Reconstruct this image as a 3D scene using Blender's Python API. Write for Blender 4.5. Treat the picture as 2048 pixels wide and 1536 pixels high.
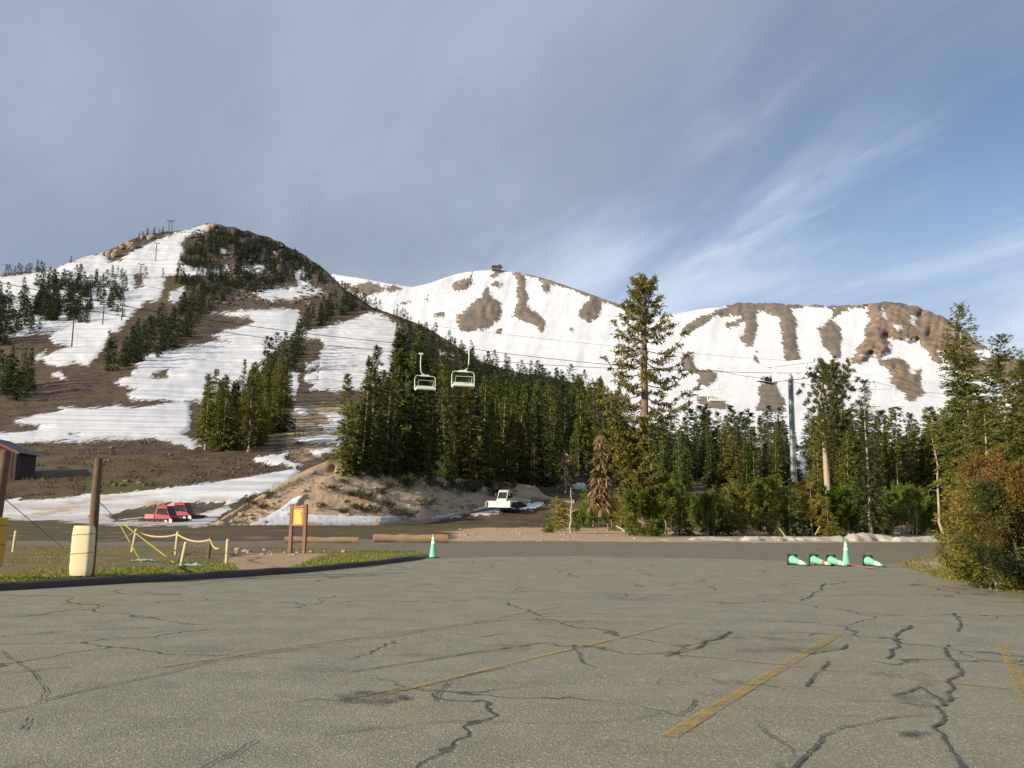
import bpy, math, random
import numpy as np
from mathutils import Vector, Matrix

for o in list(bpy.data.objects): bpy.data.objects.remove(o, do_unlink=True)
SC = bpy.context.scene
COL = SC.collection
R = math.radians

# ------------------------------------------------------------------ camera
F, CX, CY, EYE = 1800.0, 1024.0, 768.0, 1.6
PITCH, ROLL = R(8.4), R(0.8)
cam = bpy.data.cameras.new('camera'); camo = bpy.data.objects.new('camera', cam); COL.objects.link(camo)
cam.sensor_width = 36; cam.lens = F / 2048 * 36; cam.clip_start = .1; cam.clip_end = 30000
RM = Matrix.Rotation(math.pi/2 + PITCH, 3, 'X') @ Matrix.Rotation(ROLL, 3, 'Z')
camo.matrix_world = Matrix.Translation((0, 0, EYE)) @ RM.to_4x4()
SC.camera = camo
RMN = np.array(RM)
# ------------------------------------------------------------------ light
SUN_EL, SUN_DIR = R(19), Vector((-.82, -.57, 0)).normalized()
w = bpy.data.worlds.new('World'); SC.world = w; w.use_nodes = True
sun = bpy.data.lights.new('sun', 'SUN'); suno = bpy.data.objects.new('sun', sun); COL.objects.link(suno)
sun.energy = 4.4; sun.angle = R(.5); sun.color = (1, .87, .68)
to_sun = Vector((SUN_DIR.x*math.cos(SUN_EL), SUN_DIR.y*math.cos(SUN_EL), math.sin(SUN_EL)))
suno.rotation_euler = to_sun.to_track_quat('Z', 'Y').to_euler(); suno.location = (-60, -30, 60)
SC.view_settings.view_transform = 'Standard'; SC.view_settings.look = 'None'
SC.view_settings.gamma = 1; SC.view_settings.use_curve_mapping = False
SC.view_settings.exposure = 0.75

def world_nodes():
    nt = w.node_tree; N = nt.nodes; L = nt.links; N.clear()
    out = N.new('ShaderNodeOutputWorld'); bg = N.new('ShaderNodeBackground'); bg.inputs[1].default_value = .085
    sky = N.new('ShaderNodeTexSky'); sky.sky_type = 'NISHITA'; sky.sun_disc = False
    sky.sun_elevation = SUN_EL; sky.sun_rotation = math.atan2(SUN_DIR.x, SUN_DIR.y)
    sky.altitude = 2700; sky.air_density = 1.0; sky.dust_density = .4; sky.ozone_density = 1.4
    tc = N.new('ShaderNodeTexCoord'); sep = N.new('ShaderNodeSeparateXYZ'); L.new(tc.outputs['Generated'], sep.inputs[0])
    def m(op, a, b=None, c=None, clamp=False):
        n = N.new('ShaderNodeMath'); n.operation = op; n.use_clamp = clamp
        for i, v in enumerate((a, b, c)):
            if v is None: continue
            if isinstance(v, (int, float)): n.inputs[i].default_value = v
            else: L.new(v, n.inputs[i])
        return n.outputs[0]
    def ramp(v, a, b): 
        n = N.new('ShaderNodeMapRange'); n.interpolation_type = 'SMOOTHSTEP'; L.new(v, n.inputs[0])
        n.inputs[1].default_value = a; n.inputs[2].default_value = b; return n.outputs[0]
    zz = m('ADD', m('MAXIMUM', sep.outputs[2], 0.0), .22)
    u = m('DIVIDE', sep.outputs[0], zz); v = m('DIVIDE', sep.outputs[1], zz)
    # cloud layer coordinates: s runs along the streaks, t across them
    ang = R(-62)
    s = m('ADD', m('MULTIPLY', u, math.cos(ang)), m('MULTIPLY', v, math.sin(ang)))
    t = m('SUBTRACT', m('MULTIPLY', v, math.cos(ang)), m('MULTIPLY', u, math.sin(ang)))
    def noise(ss, ts, sc, det, rough, off=0, dist=0.):
        cb = N.new('ShaderNodeCombineXYZ'); L.new(m('MULTIPLY', s, ss), cb.inputs[0]); L.new(m('MULTIPLY', t, ts), cb.inputs[1]); cb.inputs[2].default_value = off
        n = N.new('ShaderNodeTexNoise'); n.inputs['Scale'].default_value = sc; n.inputs['Detail'].default_value = det
        n.inputs['Roughness'].default_value = rough; n.inputs['Distortion'].default_value = dist; L.new(cb.outputs[0], n.inputs['Vector']); return n.outputs[0]
    n1 = noise(.55, 1.5, 1.0, 6, .52, 29.1, .35)
    n2 = noise(.8, 2.5, 1.6, 8, .58, 41.8, .5)
    n3 = noise(.7, .9, 1.1, 5, .5, 12.6, .2)
    # the overcast sheet: thick to one side, thinning out and torn towards the other
    sheet = m('ADD', m('MULTIPLY', m('SUBTRACT', n1, .5), 1.9), m('ADD', m('MULTIPLY', t, -.85), .95))
    c1 = ramp(sheet, -.46, .46)
    wis = m('ADD', m('MULTIPLY', m('SUBTRACT', n2, .5), 1.7), m('MULTIPLY', m('SUBTRACT', n3, .47), 1.8))
    c2 = m('MULTIPLY', ramp(wis, -.22, .50), .85)
    low = m('MULTIPLY', ramp(m('ADD', m('MULTIPLY', n3, .16), m('MULTIPLY', sep.outputs[2], -1.0)), -.36, -.06), .75)
    def mixc(f, a, b):
        n = N.new('ShaderNodeMix'); n.data_type = 'RGBA'
        for k, x in ((0, f), (6, a), (7, b)):
            if isinstance(x, tuple): n.inputs[k].default_value = x
            elif isinstance(x, float): n.inputs[k].default_value = x
            else: L.new(x, n.inputs[k])
        return n.outputs[2]
    tint = mixc(1.0, sky.outputs[0], (.88, .94, .98, 1)); tn = tint.node; tn.blend_type = 'MULTIPLY'
    grey = mixc(ramp(n3, .3, .7), (2.15, 2.6, 3.4, 1), (2.65, 3.1, 3.9, 1))
    c = mixc(low, tint, (3.5, 4.1, 5.1, 1))
    c = mixc(c1, c, grey)
    c = mixc(m('MULTIPLY', c2, m('SUBTRACT', 1.0, m('MULTIPLY', c1, .8))), c, (4.9, 5.6, 6.6, 1))
    L.new(c, bg.inputs[0]); L.new(bg.outputs[0], out.inputs[0])
world_nodes()

# ------------------------------------------------------------------ helpers
def ray(px, py):
    px, py = np.broadcast_arrays(np.asarray(px, float), np.asarray(py, float))
    v = np.stack([(px-CX)/F, (CY-py)/F, -np.ones_like(px)], -1)
    return v @ RMN.T
def P(px, py, D):
    d = ray(px, py); s = np.asarray(D, float)/d[..., 1]
    p = d*s[..., None]; p[..., 2] += EYE
    return p
def G(px, py, z=0.0):
    d = ray(px, py); s = (z-EYE)/d[..., 2]
    p = d*s[..., None]; p[..., 2] += EYE
    return p
def project(p):
    v = (np.asarray(p, float)-np.array([0, 0, EYE])) @ RMN
    return CX+F*v[..., 0]/-v[..., 2], CY-F*v[..., 1]/-v[..., 2]
def smooth(a, b, x):
    t = np.clip((np.asarray(x, float)-a)/(b-a), 0, 1); return t*t*(3-2*t)

def _hash(ix, iy, seed):
    h = (ix.astype(np.int64)*374761393 + iy.astype(np.int64)*668265263 + seed*974711) & 0x7fffffff
    h = ((h ^ (h >> 13))*1274126177) & 0x7fffffff
    return ((h ^ (h >> 16)) & 0xffff)/65535.0
def vnoise(x, y, seed=0):
    ix, iy = np.floor(x), np.floor(y); fx, fy = x-ix, y-iy
    fx = fx*fx*(3-2*fx); fy = fy*fy*(3-2*fy)
    a, b = _hash(ix, iy, seed), _hash(ix+1, iy, seed); c, d = _hash(ix, iy+1, seed), _hash(ix+1, iy+1, seed)
    return (a*(1-fx)+b*fx)*(1-fy)+(c*(1-fx)+d*fx)*fy
def fbm(x, y, seed=0, octv=4, gain=.5):
    s = 0; a = 1; tot = 0
    for i in range(octv):
        s = s+a*(vnoise(x*2**i+17*i, y*2**i-9*i, seed+i)*2-1); tot += a; a *= gain
    return s/tot
def sdf(x, y, poly):
    """signed distance to a closed outline, positive inside"""
    P_ = np.asarray(poly, float); n = len(P_); d = np.full(x.shape, 1e9); ins = np.zeros(x.shape, bool)
    for i in range(n):
        a, b = P_[i], P_[(i+1) % n]; e = b-a; wx, wy = x-a[0], y-a[1]
        t = np.clip((wx*e[0]+wy*e[1])/(e@e+1e-9), 0, 1)
        d = np.minimum(d, (wx-e[0]*t)**2+(wy-e[1]*t)**2)
        c = (a[1] > y) != (b[1] > y)
        with np.errstate(all='ignore'):
            ins ^= c & (x < (b[0]-a[0])*(y-a[1])/((b[1]-a[1]) or 1e-9)+a[0])
    return np.sqrt(d)*np.where(ins, 1, -1)
def inside(x, y, poly): return sdf(np.atleast_1d(float(x)), np.atleast_1d(float(y)), poly)[0] > 0

def link(o, parent=None):
    COL.objects.link(o)
    if parent is not None: o.parent = parent
    return o
def tag(o, label=None, cat=None, group=None, kind=None):
    if label: o['label'] = label
    if cat: o['category'] = cat
    if group: o['group'] = group
    if kind: o['kind'] = kind
    return o
def empty(name, loc=(0, 0, 0), rz=0, label=None, cat=None, group=None, rot=None):
    o = bpy.data.objects.new(name, None); o.empty_display_size = .3; link(o)
    o.location = loc; o.rotation_euler = rot if rot else (0, 0, rz)
    return tag(o, label, cat, group)
def mesh_np(name, v, f, mats, smooth_=False, attrs=None):
    """v (N,3); f (M,k) int array or list of tuples"""
    me = bpy.data.meshes.new(name)
    if isinstance(f, np.ndarray):
        v = np.asarray(v, np.float32); k = f.shape[1]
        me.vertices.add(len(v)); me.vertices.foreach_set('co', v.ravel())
        me.loops.add(f.size); me.loops.foreach_set('vertex_index', f.astype(np.int32).ravel())
        me.polygons.add(len(f)); me.polygons.foreach_set('loop_start', np.arange(0, f.size, k, dtype=np.int32))
        me.update(calc_edges=True)
    else:
        me.from_pydata([tuple(map(float, p)) for p in v], [], f); me.update()
    for m in (mats if isinstance(mats, (list, tuple)) else [mats]): me.materials.append(m)
    if smooth_: me.polygons.foreach_set('use_smooth', np.ones(len(me.polygons), bool))
    for n, a in (attrs or {}).items():
        at = me.attributes.new(n, 'FLOAT', 'POINT'); at.data.foreach_set('value', np.asarray(a, np.float32).ravel())
    return me
def grid_faces(nr, nc):
    i = np.arange(nr-1)[:, None]*nc+np.arange(nc-1)[None]
    return np.stack([i, i+1, i+nc+1, i+nc], -1).reshape(-1, 4)

class MB:
    """collects simple shapes into ONE mesh"""
    def __init__(s): s.v = []; s.f = []
    def add(s, v, f):
        n = len(s.v); s.v += [Vector(p) for p in v]; s.f += [tuple(i+n for i in q) for q in f]; return s
    def box(s, c, d, M=None, taper=(1, 1), shift=(0, 0)):
        x, y, z = d[0]/2, d[1]/2, d[2]/2; tx, ty = taper
        vs = [(-x, -y, -z), (x, -y, -z), (x, y, -z), (-x, y, -z)] + [(sx*x*tx+shift[0], sy*y*ty+shift[1], z) for sx, sy in ((-1, -1), (1, -1), (1, 1), (-1, 1))]
        vs = [Vector(p) for p in vs]
        if M is not None: vs = [M @ p for p in vs]
        return s.add([p+Vector(c) for p in vs], [(0, 3, 2, 1), (4, 5, 6, 7), (0, 1, 5, 4), (1, 2, 6, 5), (2, 3, 7, 6), (3, 0, 4, 7)])
    def tube(s, pts, r, n=8, cap=True):
        pts = [Vector(p) for p in pts]; rs = r if isinstance(r, (list, tuple, np.ndarray)) else [r]*len(pts)
        ref = Vector((0, 0, 1)); vs = []; fs = []
        for i, p in enumerate(pts):
            d = (pts[min(i+1, len(pts)-1)]-pts[max(i-1, 0)]).normalized()
            rf = ref if abs(d.z) < .95 else Vector((1, 0, 0))
            a = d.cross(rf).normalized(); b = d.cross(a)
            for k in range(n):
                t = 2*math.pi*k/n; vs.append(p+(a*math.cos(t)+b*math.sin(t))*rs[i])
        for i in range(len(pts)-1):
            for k in range(n):
                fs.append((i*n+k, i*n+(k+1) % n, (i+1)*n+(k+1) % n, (i+1)*n+k))
        if cap: fs += [tuple(range(n-1, -1, -1)), tuple((len(pts)-1)*n+k for k in range(n))]
        return s.add(vs, fs)
    def lathe(s, prof, n=16, M=None):
        vs = []; fs = []
        for (r, z) in prof:
            for k in range(n):
                t = 2*math.pi*k/n; p = Vector((r*math.cos(t), r*math.sin(t), z)); vs.append(M @ p if M is not None else p)
        for i in range(len(prof)-1):
            for k in range(n): fs.append((i*n+k, i*n+(k+1) % n, (i+1)*n+(k+1) % n, (i+1)*n+k))
        fs += [tuple(range(n-1, -1, -1)), tuple((len(prof)-1)*n+k for k in range(n))]
        return s.add(vs, fs)
    def prism(s, outline, y0, y1):
        """outline in x,z swept along y"""
        n = len(outline)
        vs = [(x, y0, z) for x, z in outline]+[(x, y1, z) for x, z in outline]
        fs = [(i, (i+1) % n, n+(i+1) % n, n+i) for i in range(n)]+[tuple(range(n-1, -1, -1)), tuple(range(n, 2*n))]
        return s.add(vs, fs)
    def mesh(s, name, mat, sm=False):
        me = mesh_np(name, s.v, s.f, mat)
        if sm:
            me.polygons.foreach_set('use_smooth', np.ones(len(me.polygons), bool)); 
            try: me.set_sharp_from_angle(angle=R(40))
            except Exception: pass
        return me
    def build(s, name, mat, parent=None, sm=False, bevel=0):
        o = bpy.data.objects.new(name, s.mesh(name, mat, sm)); link(o, parent)
        if bevel:
            b = o.modifiers.new('bevel', 'BEVEL'); b.width = bevel; b.segments = 2; b.limit_method = 'ANGLE'
        return o

# ------------------------------------------------------------------ materials
def newmat(name):
    m = bpy.data.materials.new(name); m.use_nodes = True; nt = m.node_tree
    return m, nt.nodes, nt.links, nt.nodes['Principled BSDF']
class NT:
    def __init__(s, N, L): s.N, s.L = N, L
    def set(s, sock, v):
        if isinstance(v, (int, float)): sock.default_value = v
        elif isinstance(v, tuple): sock.default_value = v if len(v) == len(sock.default_value) else (*v, 1)
        else: s.L.new(v, sock)
    def m(s, op, a, b=None, clamp=False):
        n = s.N.new('ShaderNodeMath'); n.operation = op; n.use_clamp = clamp
        s.set(n.inputs[0], a)
        if b is not None: s.set(n.inputs[1], b)
        return n.outputs[0]
    def step(s, v, a, b):
        n = s.N.new('ShaderNodeMapRange'); n.interpolation_type = 'SMOOTHSTEP'; s.set(n.inputs[0], v)
        n.inputs[1].default_value = a; n.inputs[2].default_value = b; return n.outputs[0]
    def noise(s, scale, det=4, rough=.55, vec=None, dist=0):
        n = s.N.new('ShaderNodeTexNoise'); n.inputs['Scale'].default_value = scale; n.inputs['Detail'].default_value = det
        n.inputs['Roughness'].default_value = rough; n.inputs['Distortion'].default_value = dist
        s.L.new(vec if vec is not None else s.pos(), n.inputs['Vector']); return n.outputs[0]
    def pos(s):
        if not hasattr(s, '_p'): s._p = s.N.new('ShaderNodeTexCoord').outputs['Object']
        return s._p
    def mapping(s, scale, rot=(0, 0, 0)):
        n = s.N.new('ShaderNodeMapping'); n.inputs['Scale'].default_value = scale; n.inputs['Rotation'].default_value = rot
        s.L.new(s.pos(), n.inputs['Vector']); return n.outputs[0]
    def vor(s, scale, feat='F1', vec=None, out='Distance'):
        n = s.N.new('ShaderNodeTexVoronoi'); n.feature = feat; n.inputs['Scale'].default_value = scale
        s.L.new(vec if vec is not None else s.pos(), n.inputs['Vector']); return n.outputs[out]
    def mix(s, f, a, b, mode='MIX'):
        n = s.N.new('ShaderNodeMix'); n.data_type = 'RGBA'; n.blend_type = mode
        s.set(n.inputs[0], f); s.set(n.inputs[6], a); s.set(n.inputs[7], b); return n.outputs[2]
    def attr(s, name):
        n = s.N.new('ShaderNodeAttribute'); n.attribute_name = name; return n.outputs['Fac']
    def bump(s, h, strength, dist, bsdf):
        n = s.N.new('ShaderNodeBump'); n.inputs['Strength'].default_value = strength; n.inputs['Distance'].default_value = dist
        s.set(n.inputs['Height'], h); s.L.new(n.outputs[0], bsdf.inputs['Normal'])

def simple(name, col, rough=.6, metal=0, var=.25, scale=6, bump=.0, spec=.4):
    """one plain surface with grain and slight wear"""
    m, N, L, b = newmat(name); t = NT(N, L)
    n = t.noise(scale, 5, .6)
    t.L.new(t.mix(n, tuple(c*(1-var) for c in col), tuple(min(1, c*(1+var)) for c in col)), b.inputs['Base Color'])
    b.inputs['Roughness'].default_value = rough; b.inputs['Metallic'].default_value = metal
    b.inputs['Specular IOR Level'].default_value = spec
    if bump: t.bump(t.noise(scale*4, 4, .6), bump, .02, b)
    return m
def foliage_mat(name, base, trans=.22):
    m, N, L, b = newmat(name); t = NT(N, L)
    oi = N.new('ShaderNodeObjectInfo'); gi = N.new('ShaderNodeNewGeometry')
    r = gi.outputs['Random Per Island']
    c = t.mix(1.0, oi.outputs['Color'], base, 'MULTIPLY')
    dark = t.mix(1.0, c, (.55, .62, .55), 'MULTIPLY'); lite = t.mix(1.0, c, (1.5, 1.36, 1.0), 'MULTIPLY')
    c = t.mix(r, dark, lite)
    k = t.m('ADD', t.m('MULTIPLY', oi.outputs['Random'], .5), .75)
    hs = N.new('ShaderNodeHueSaturation'); L.new(c, hs.inputs['Color']); L.new(k, hs.inputs['Value'])
    L.new(hs.outputs[0], b.inputs['Base Color']); b.inputs['Roughness'].default_value = .65; b.inputs['Specular IOR Level'].default_value = .2
    tr = N.new('ShaderNodeBsdfTranslucent'); L.new(hs.outputs[0], tr.inputs[0])
    mx = N.new('ShaderNodeMixShader'); mx.inputs[0].default_value = trans
    L.new(b.outputs[0], mx.inputs[1]); L.new(tr.outputs[0], mx.inputs[2]); L.new(mx.outputs[0], N['Material Output'].inputs[0])
    return m
SNOW = (.66, .67, .69)
def terrain_mat(name, soil1, soil2, grass, rock1, rock2, ns, edge, sandy=None, rough_bump=.5, bd=.6, fall=(1, .2, .5), bandz=5.0, bands=.85):
    """ground that carries a snow attribute (distance to the snow's edge) and a rock attribute"""
    m, N, L, b = newmat(name); t = NT(N, L)
    big = t.noise(ns*.12, 5, .6); mid = t.noise(ns, 6, .62); fine = t.noise(ns*6, 5, .65)
    soil = t.mix(t.step(mid, .35, .65), soil1, soil2)
    soil = t.mix(t.m('MULTIPLY', t.step(big, .48, .62), t.step(mid, .3, .6)), soil, grass)
    soil = t.mix(t.m('MULTIPLY', t.step(fine, .52, .66), .75), soil, tuple(c*.45 for c in soil1))
    strat = t.noise(ns*2.6, 8, .74, t.mapping((1, .16, .34)))
    rock = t.mix(t.step(strat, .36, .64), rock1, rock2)
    rock = t.mix(t.m('MULTIPLY', t.step(fine, .5, .7), .55), rock, tuple(c*.4 for c in rock1))
    base = t.mix(t.step(t.m('ADD', t.attr('rock'), t.m('MULTIPLY', t.m('SUBTRACT', mid, .5), 1.2)), .4, .6), soil, rock)
    if sandy:
        base = t.mix(t.step(t.m('ADD', t.attr('sand'), t.m('MULTIPLY', t.m('SUBTRACT', mid, .5), 1.0)), .35, .65), base, t.mix(fine, tuple(c*.7 for c in sandy), tuple(min(1, c*1.25) for c in sandy)))
        base = t.mix(t.step(t.m('ADD', t.attr('lawn'), t.m('MULTIPLY', t.m('SUBTRACT', fine, .5), 1.6)), .45, .75), base, grass)
    sn = t.m('ADD', t.attr('snow'), t.m('MULTIPLY', t.m('SUBTRACT', t.noise(ns*1.3, 8, .68, t.mapping(fall)), .5), edge))
    sn = t.m('ADD', sn, t.m('MULTIPLY', t.m('SUBTRACT', t.noise(ns*7, 6, .72, t.mapping(fall)), .5), edge*.8))
    fac = t.step(sn, -.007*edge, .007*edge)
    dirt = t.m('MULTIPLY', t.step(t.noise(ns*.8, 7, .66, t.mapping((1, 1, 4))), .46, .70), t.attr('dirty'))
    dirt = t.m('ADD', dirt, t.m('MULTIPLY', t.m('MAXIMUM', t.m('SUBTRACT', t.attr('dirty'), .85), 0.0), t.m('ADD', t.m('MULTIPLY', mid, 2.2), -.35)), True)  # high values also darken the lower snow strip's shaded face in the colour
    band = t.noise(1.0, 4, .6, t.mapping((ns*.09, ns*.09, ns*bandz)))
    snow = t.mix(t.m('MULTIPLY', t.step(band, .38, .62), bands), SNOW, (.43, .45, .51))
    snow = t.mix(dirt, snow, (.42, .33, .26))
    L.new(t.mix(fac, base, snow), b.inputs['Base Color']); b.inputs['Roughness'].default_value = .85; b.inputs['Specular IOR Level'].default_value = .15
    h = t.m('ADD', t.m('MULTIPLY', t.mix(fac, mid, t.m('MULTIPLY', mid, .10)), 1.0), t.m('ADD', t.m('MULTIPLY', fac, .35), t.m('MULTIPLY', fine, .22)))
    h = t.m('ADD', h, t.m('MULTIPLY', t.m('MULTIPLY', t.m('SUBTRACT', 1.0, fac), t.attr('rock')), t.m('MULTIPLY', strat, 2.2)))
    t.bump(h, rough_bump, bd, b)
    return m
M = {}
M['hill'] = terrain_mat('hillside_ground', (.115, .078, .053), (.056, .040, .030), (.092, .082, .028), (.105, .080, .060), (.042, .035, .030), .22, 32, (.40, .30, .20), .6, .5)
M['mountain'] = terrain_mat('mountain_ground', (.20, .165, .13), (.15, .12, .10), (.17, .14, .11), (.29, .215, .15), (.135, .105, .085), .022, 34, None, .6, 7, (1, .22, .5), 1.2, .22)
M['needles'] = foliage_mat('conifer_needles', (1, 1, 1))
M['bark'] = simple('grey_bark', (.20, .155, .12), .9, 0, .4, 5, .5)
M['pale_bark'] = simple('bleached_bark', (.36, .285, .215), .85, 0, .3, 5, .4)
M['red_bark'] = simple('reddish_bark', (.19, .12, .085), .9, 0, .5, 4, .6)
# ================================================================== TERRAIN
KR = math.tan(ROLL)
def lerpx(tab): 
    a = np.array(tab, float); return lambda x: np.interp(x, a[:, 0], a[:, 1])
HILL_TOP = lerpx([(-900, 600), (-400, 575), (0, 550), (60, 542), (110, 536), (150, 519), (205, 505), (235, 492), (262, 478), (300, 468), (335, 464), (375, 459), (410, 449), (425, 447),
    (445, 450), (500, 463), (545, 479), (590, 500), (640, 531), (665, 553), (690, 580), (740, 612), (800, 634), (850, 652), (900, 684), (960, 722), (1000, 735), (1050, 748),
    (1110, 757), (1150, 765), (1190, 792), (1225, 822), (1260, 850), (1320, 872), (1400, 884), (1500, 890), (1900, 898), (3000, 905)])
ROAD_EDGE = lerpx([(-900, 1080), (0, 1086), (300, 1087), (450, 1086), (900, 1085), (1100, 1084), (1500, 1086), (1800, 1086), (1930, 1085), (2100, 1088), (3000, 1105)])
_dt = np.array([(1110, 38), (1090, 52), (1075, 68), (1065, 84), (1055, 102), (1045, 115), (1020, 126), (980, 141), (960, 152), (940, 166), (900, 200), (860, 250), (800, 330),
    (740, 410), (700, 470), (620, 620), (540, 765), (440, 940)], float)[::-1]
def dtab(y): return np.interp(y, _dt[:, 0], _dt[:, 1])
def hillD(px, py):
    px, py = np.broadcast_arrays(np.asarray(px, float), np.asarray(py, float))
    B = ROAD_EDGE(px); yp = py-KR*(px-CX); yb = B-KR*(px-CX)
    D0 = G(px, B)[..., 1]
    D = dtab(yp)+(D0-dtab(yb))*smooth(980, 1085, py)
    up = smooth(620, 530, py)
    D = D*(1+.00075*np.maximum(0, px-470)*up)
    D = D*(1+.00016*np.clip(px-250, 0, 600)*smooth(900, 760, py))
    amp = .004+.014*smooth(1010, 850, py)
    n = fbm(px/75, py/42, 5, 5, .55)
    rk = (1.3*(1-2*np.abs(fbm(px/14, py/24, 15, 4, .55)))*.6+.5*fbm(px/6, py/9, 16, 3, .6))*smooth(430, 500, px)*smooth(610, 560, py)
    return D*(1+amp*n+.022*rk)
def hillP(px, py): return P(px, py, hillD(px, py))

SNOW_POLYS = [
 [(-900, 610), (0, 553), (60, 543), (110, 537), (150, 520), (205, 506), (215, 520), (235, 524), (262, 505), (300, 487), (335, 472), (370, 461), (405, 450), (428, 452), (402, 465), (380, 470), (360, 485),
  (368, 500), (360, 520), (375, 532), (420, 537), (452, 528), (458, 545), (420, 548), (380, 552), (330, 549), (330, 558), (322, 590), (312, 602), (290, 604), (270, 622), (255, 642), (240, 657),
  (222, 668), (210, 690), (190, 716), (178, 730), (150, 725), (130, 733), (95, 728), (85, 716), (120, 700), (148, 693), (108, 690), (100, 672), (112, 663), (60, 668), (20, 674), (0, 678), (-900, 740)],
 [(340, 585), (365, 575), (368, 597), (350, 606), (338, 600)],
 [(420, 627), (480, 622), (560, 618), (597, 619), (600, 655), (602, 672), (562, 684), (545, 705), (532, 725), (490, 790), (440, 806), (330, 803), (260, 800), (255, 787), (276, 780), (230, 768), (242, 757), (268, 752),
  (258, 742), (278, 735), (268, 730), (292, 714), (300, 706), (345, 702), (390, 692), (425, 682), (462, 684), (422, 673), (452, 660), (500, 651), (512, 640), (500, 634), (450, 629)],
 [(596, 668), (640, 659), (700, 640), (738, 626), (760, 628), (788, 644), (800, 655), (796, 672), (786, 692), (781, 740), (770, 777), (720, 779), (665, 783), (620, 779), (635, 760), (637, 735), (640, 708), (650, 690), (640, 678), (600, 676)],
 [(574, 741), (595, 738), (598, 770), (586, 801), (577, 786)], [(613, 727), (636, 720), (631, 736), (612, 746)], [(609, 752), (631, 745), (633, 766), (610, 766)],
 [(25, 841), (70, 832), (125, 821), (118, 815), (190, 818), (232, 811), (262, 818), (330, 806), (376, 803), (382, 830), (380, 858), (362, 869), (396, 880), (402, 890), (385, 896), (345, 886), (310, 878), (240, 879), (150, 884), (60, 886), (-60, 888), (-900, 900), (-900, 880), (-20, 866), (40, 865), (92, 860), (66, 851)],
 [(-900, 1012), (0, 1001), (100, 997), (200, 990), (290, 982), (390, 970), (490, 955), (560, 943), (590, 937), (602, 943), (578, 962), (545, 978), (495, 995), (448, 1013), (470, 1018), (440, 1036), (420, 1048), (390, 1053), (350, 1051), (240, 1051), (180, 1049), (110, 1043), (0, 1037), (-900, 1052)],
 [(508, 917), (560, 909), (578, 904), (572, 920), (604, 931), (590, 940), (560, 931), (516, 924)], [(590, 879), (650, 869), (692, 872), (682, 896), (640, 886)], [(640, 826), (690, 824), (692, 846), (660, 841)],
 [(584, 812), (610, 818), (617, 830), (600, 831)], [(640, 850), (690, 846), (690, 862), (650, 862)], [(620, 905), (660, 895), (670, 905), (640, 915)],
 [(104, 746), (121, 745), (122, 750), (104, 751)], [(121, 751), (136, 760), (121, 761)], [(70, 715), (92, 700), (90, 708), (72, 722)],
 [(504, 586), (540, 579), (590, 574), (640, 577), (652, 585), (602, 597), (560, 600), (547, 606), (520, 597)], [(478, 534), (530, 531), (526, 546), (490, 546)],
 [(588, 548), (605, 533), (615, 560), (628, 578), (600, 576)], [(440, 493), (451, 499), (446, 516), (437, 508)], [(540, 503), (556, 505), (550, 512)],
 [(1005, 788), (1050, 799), (1046, 817), (1015, 807)], [(1030, 812), (1052, 822), (1050, 834)], [(880, 700), (905, 712), (900, 722), (880, 712)],
 [(1125, 966), (1170, 966), (1172, 977), (1128, 978)], [(1310, 900), (1345, 915), (1350, 960), (1320, 950)], [(1470, 892), (1540, 890), (1545, 900), (1480, 902)], [(1590, 900), (1640, 898), (1640, 950), (1600, 955)],
 [(880, 1030), (960, 1023), (1040, 1010), (1085, 1003), (1090, 1010), (1040, 1019), (960, 1029), (890, 1036)],
]
HOLES = [[(312, 746), (334, 739), (338, 755), (300, 759)], [(212, 1031), (260, 1019), (300, 1014), (400, 1008), (455, 1002), (452, 1014), (400, 1031), (360, 1038), (230, 1043)], [(268, 545), (286, 548), (287, 575), (270, 578)],
  [(140, 870), (160, 868), (158, 874)], [(225, 500), (262, 478), (260, 500), (240, 523), (212, 524)]]
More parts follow.
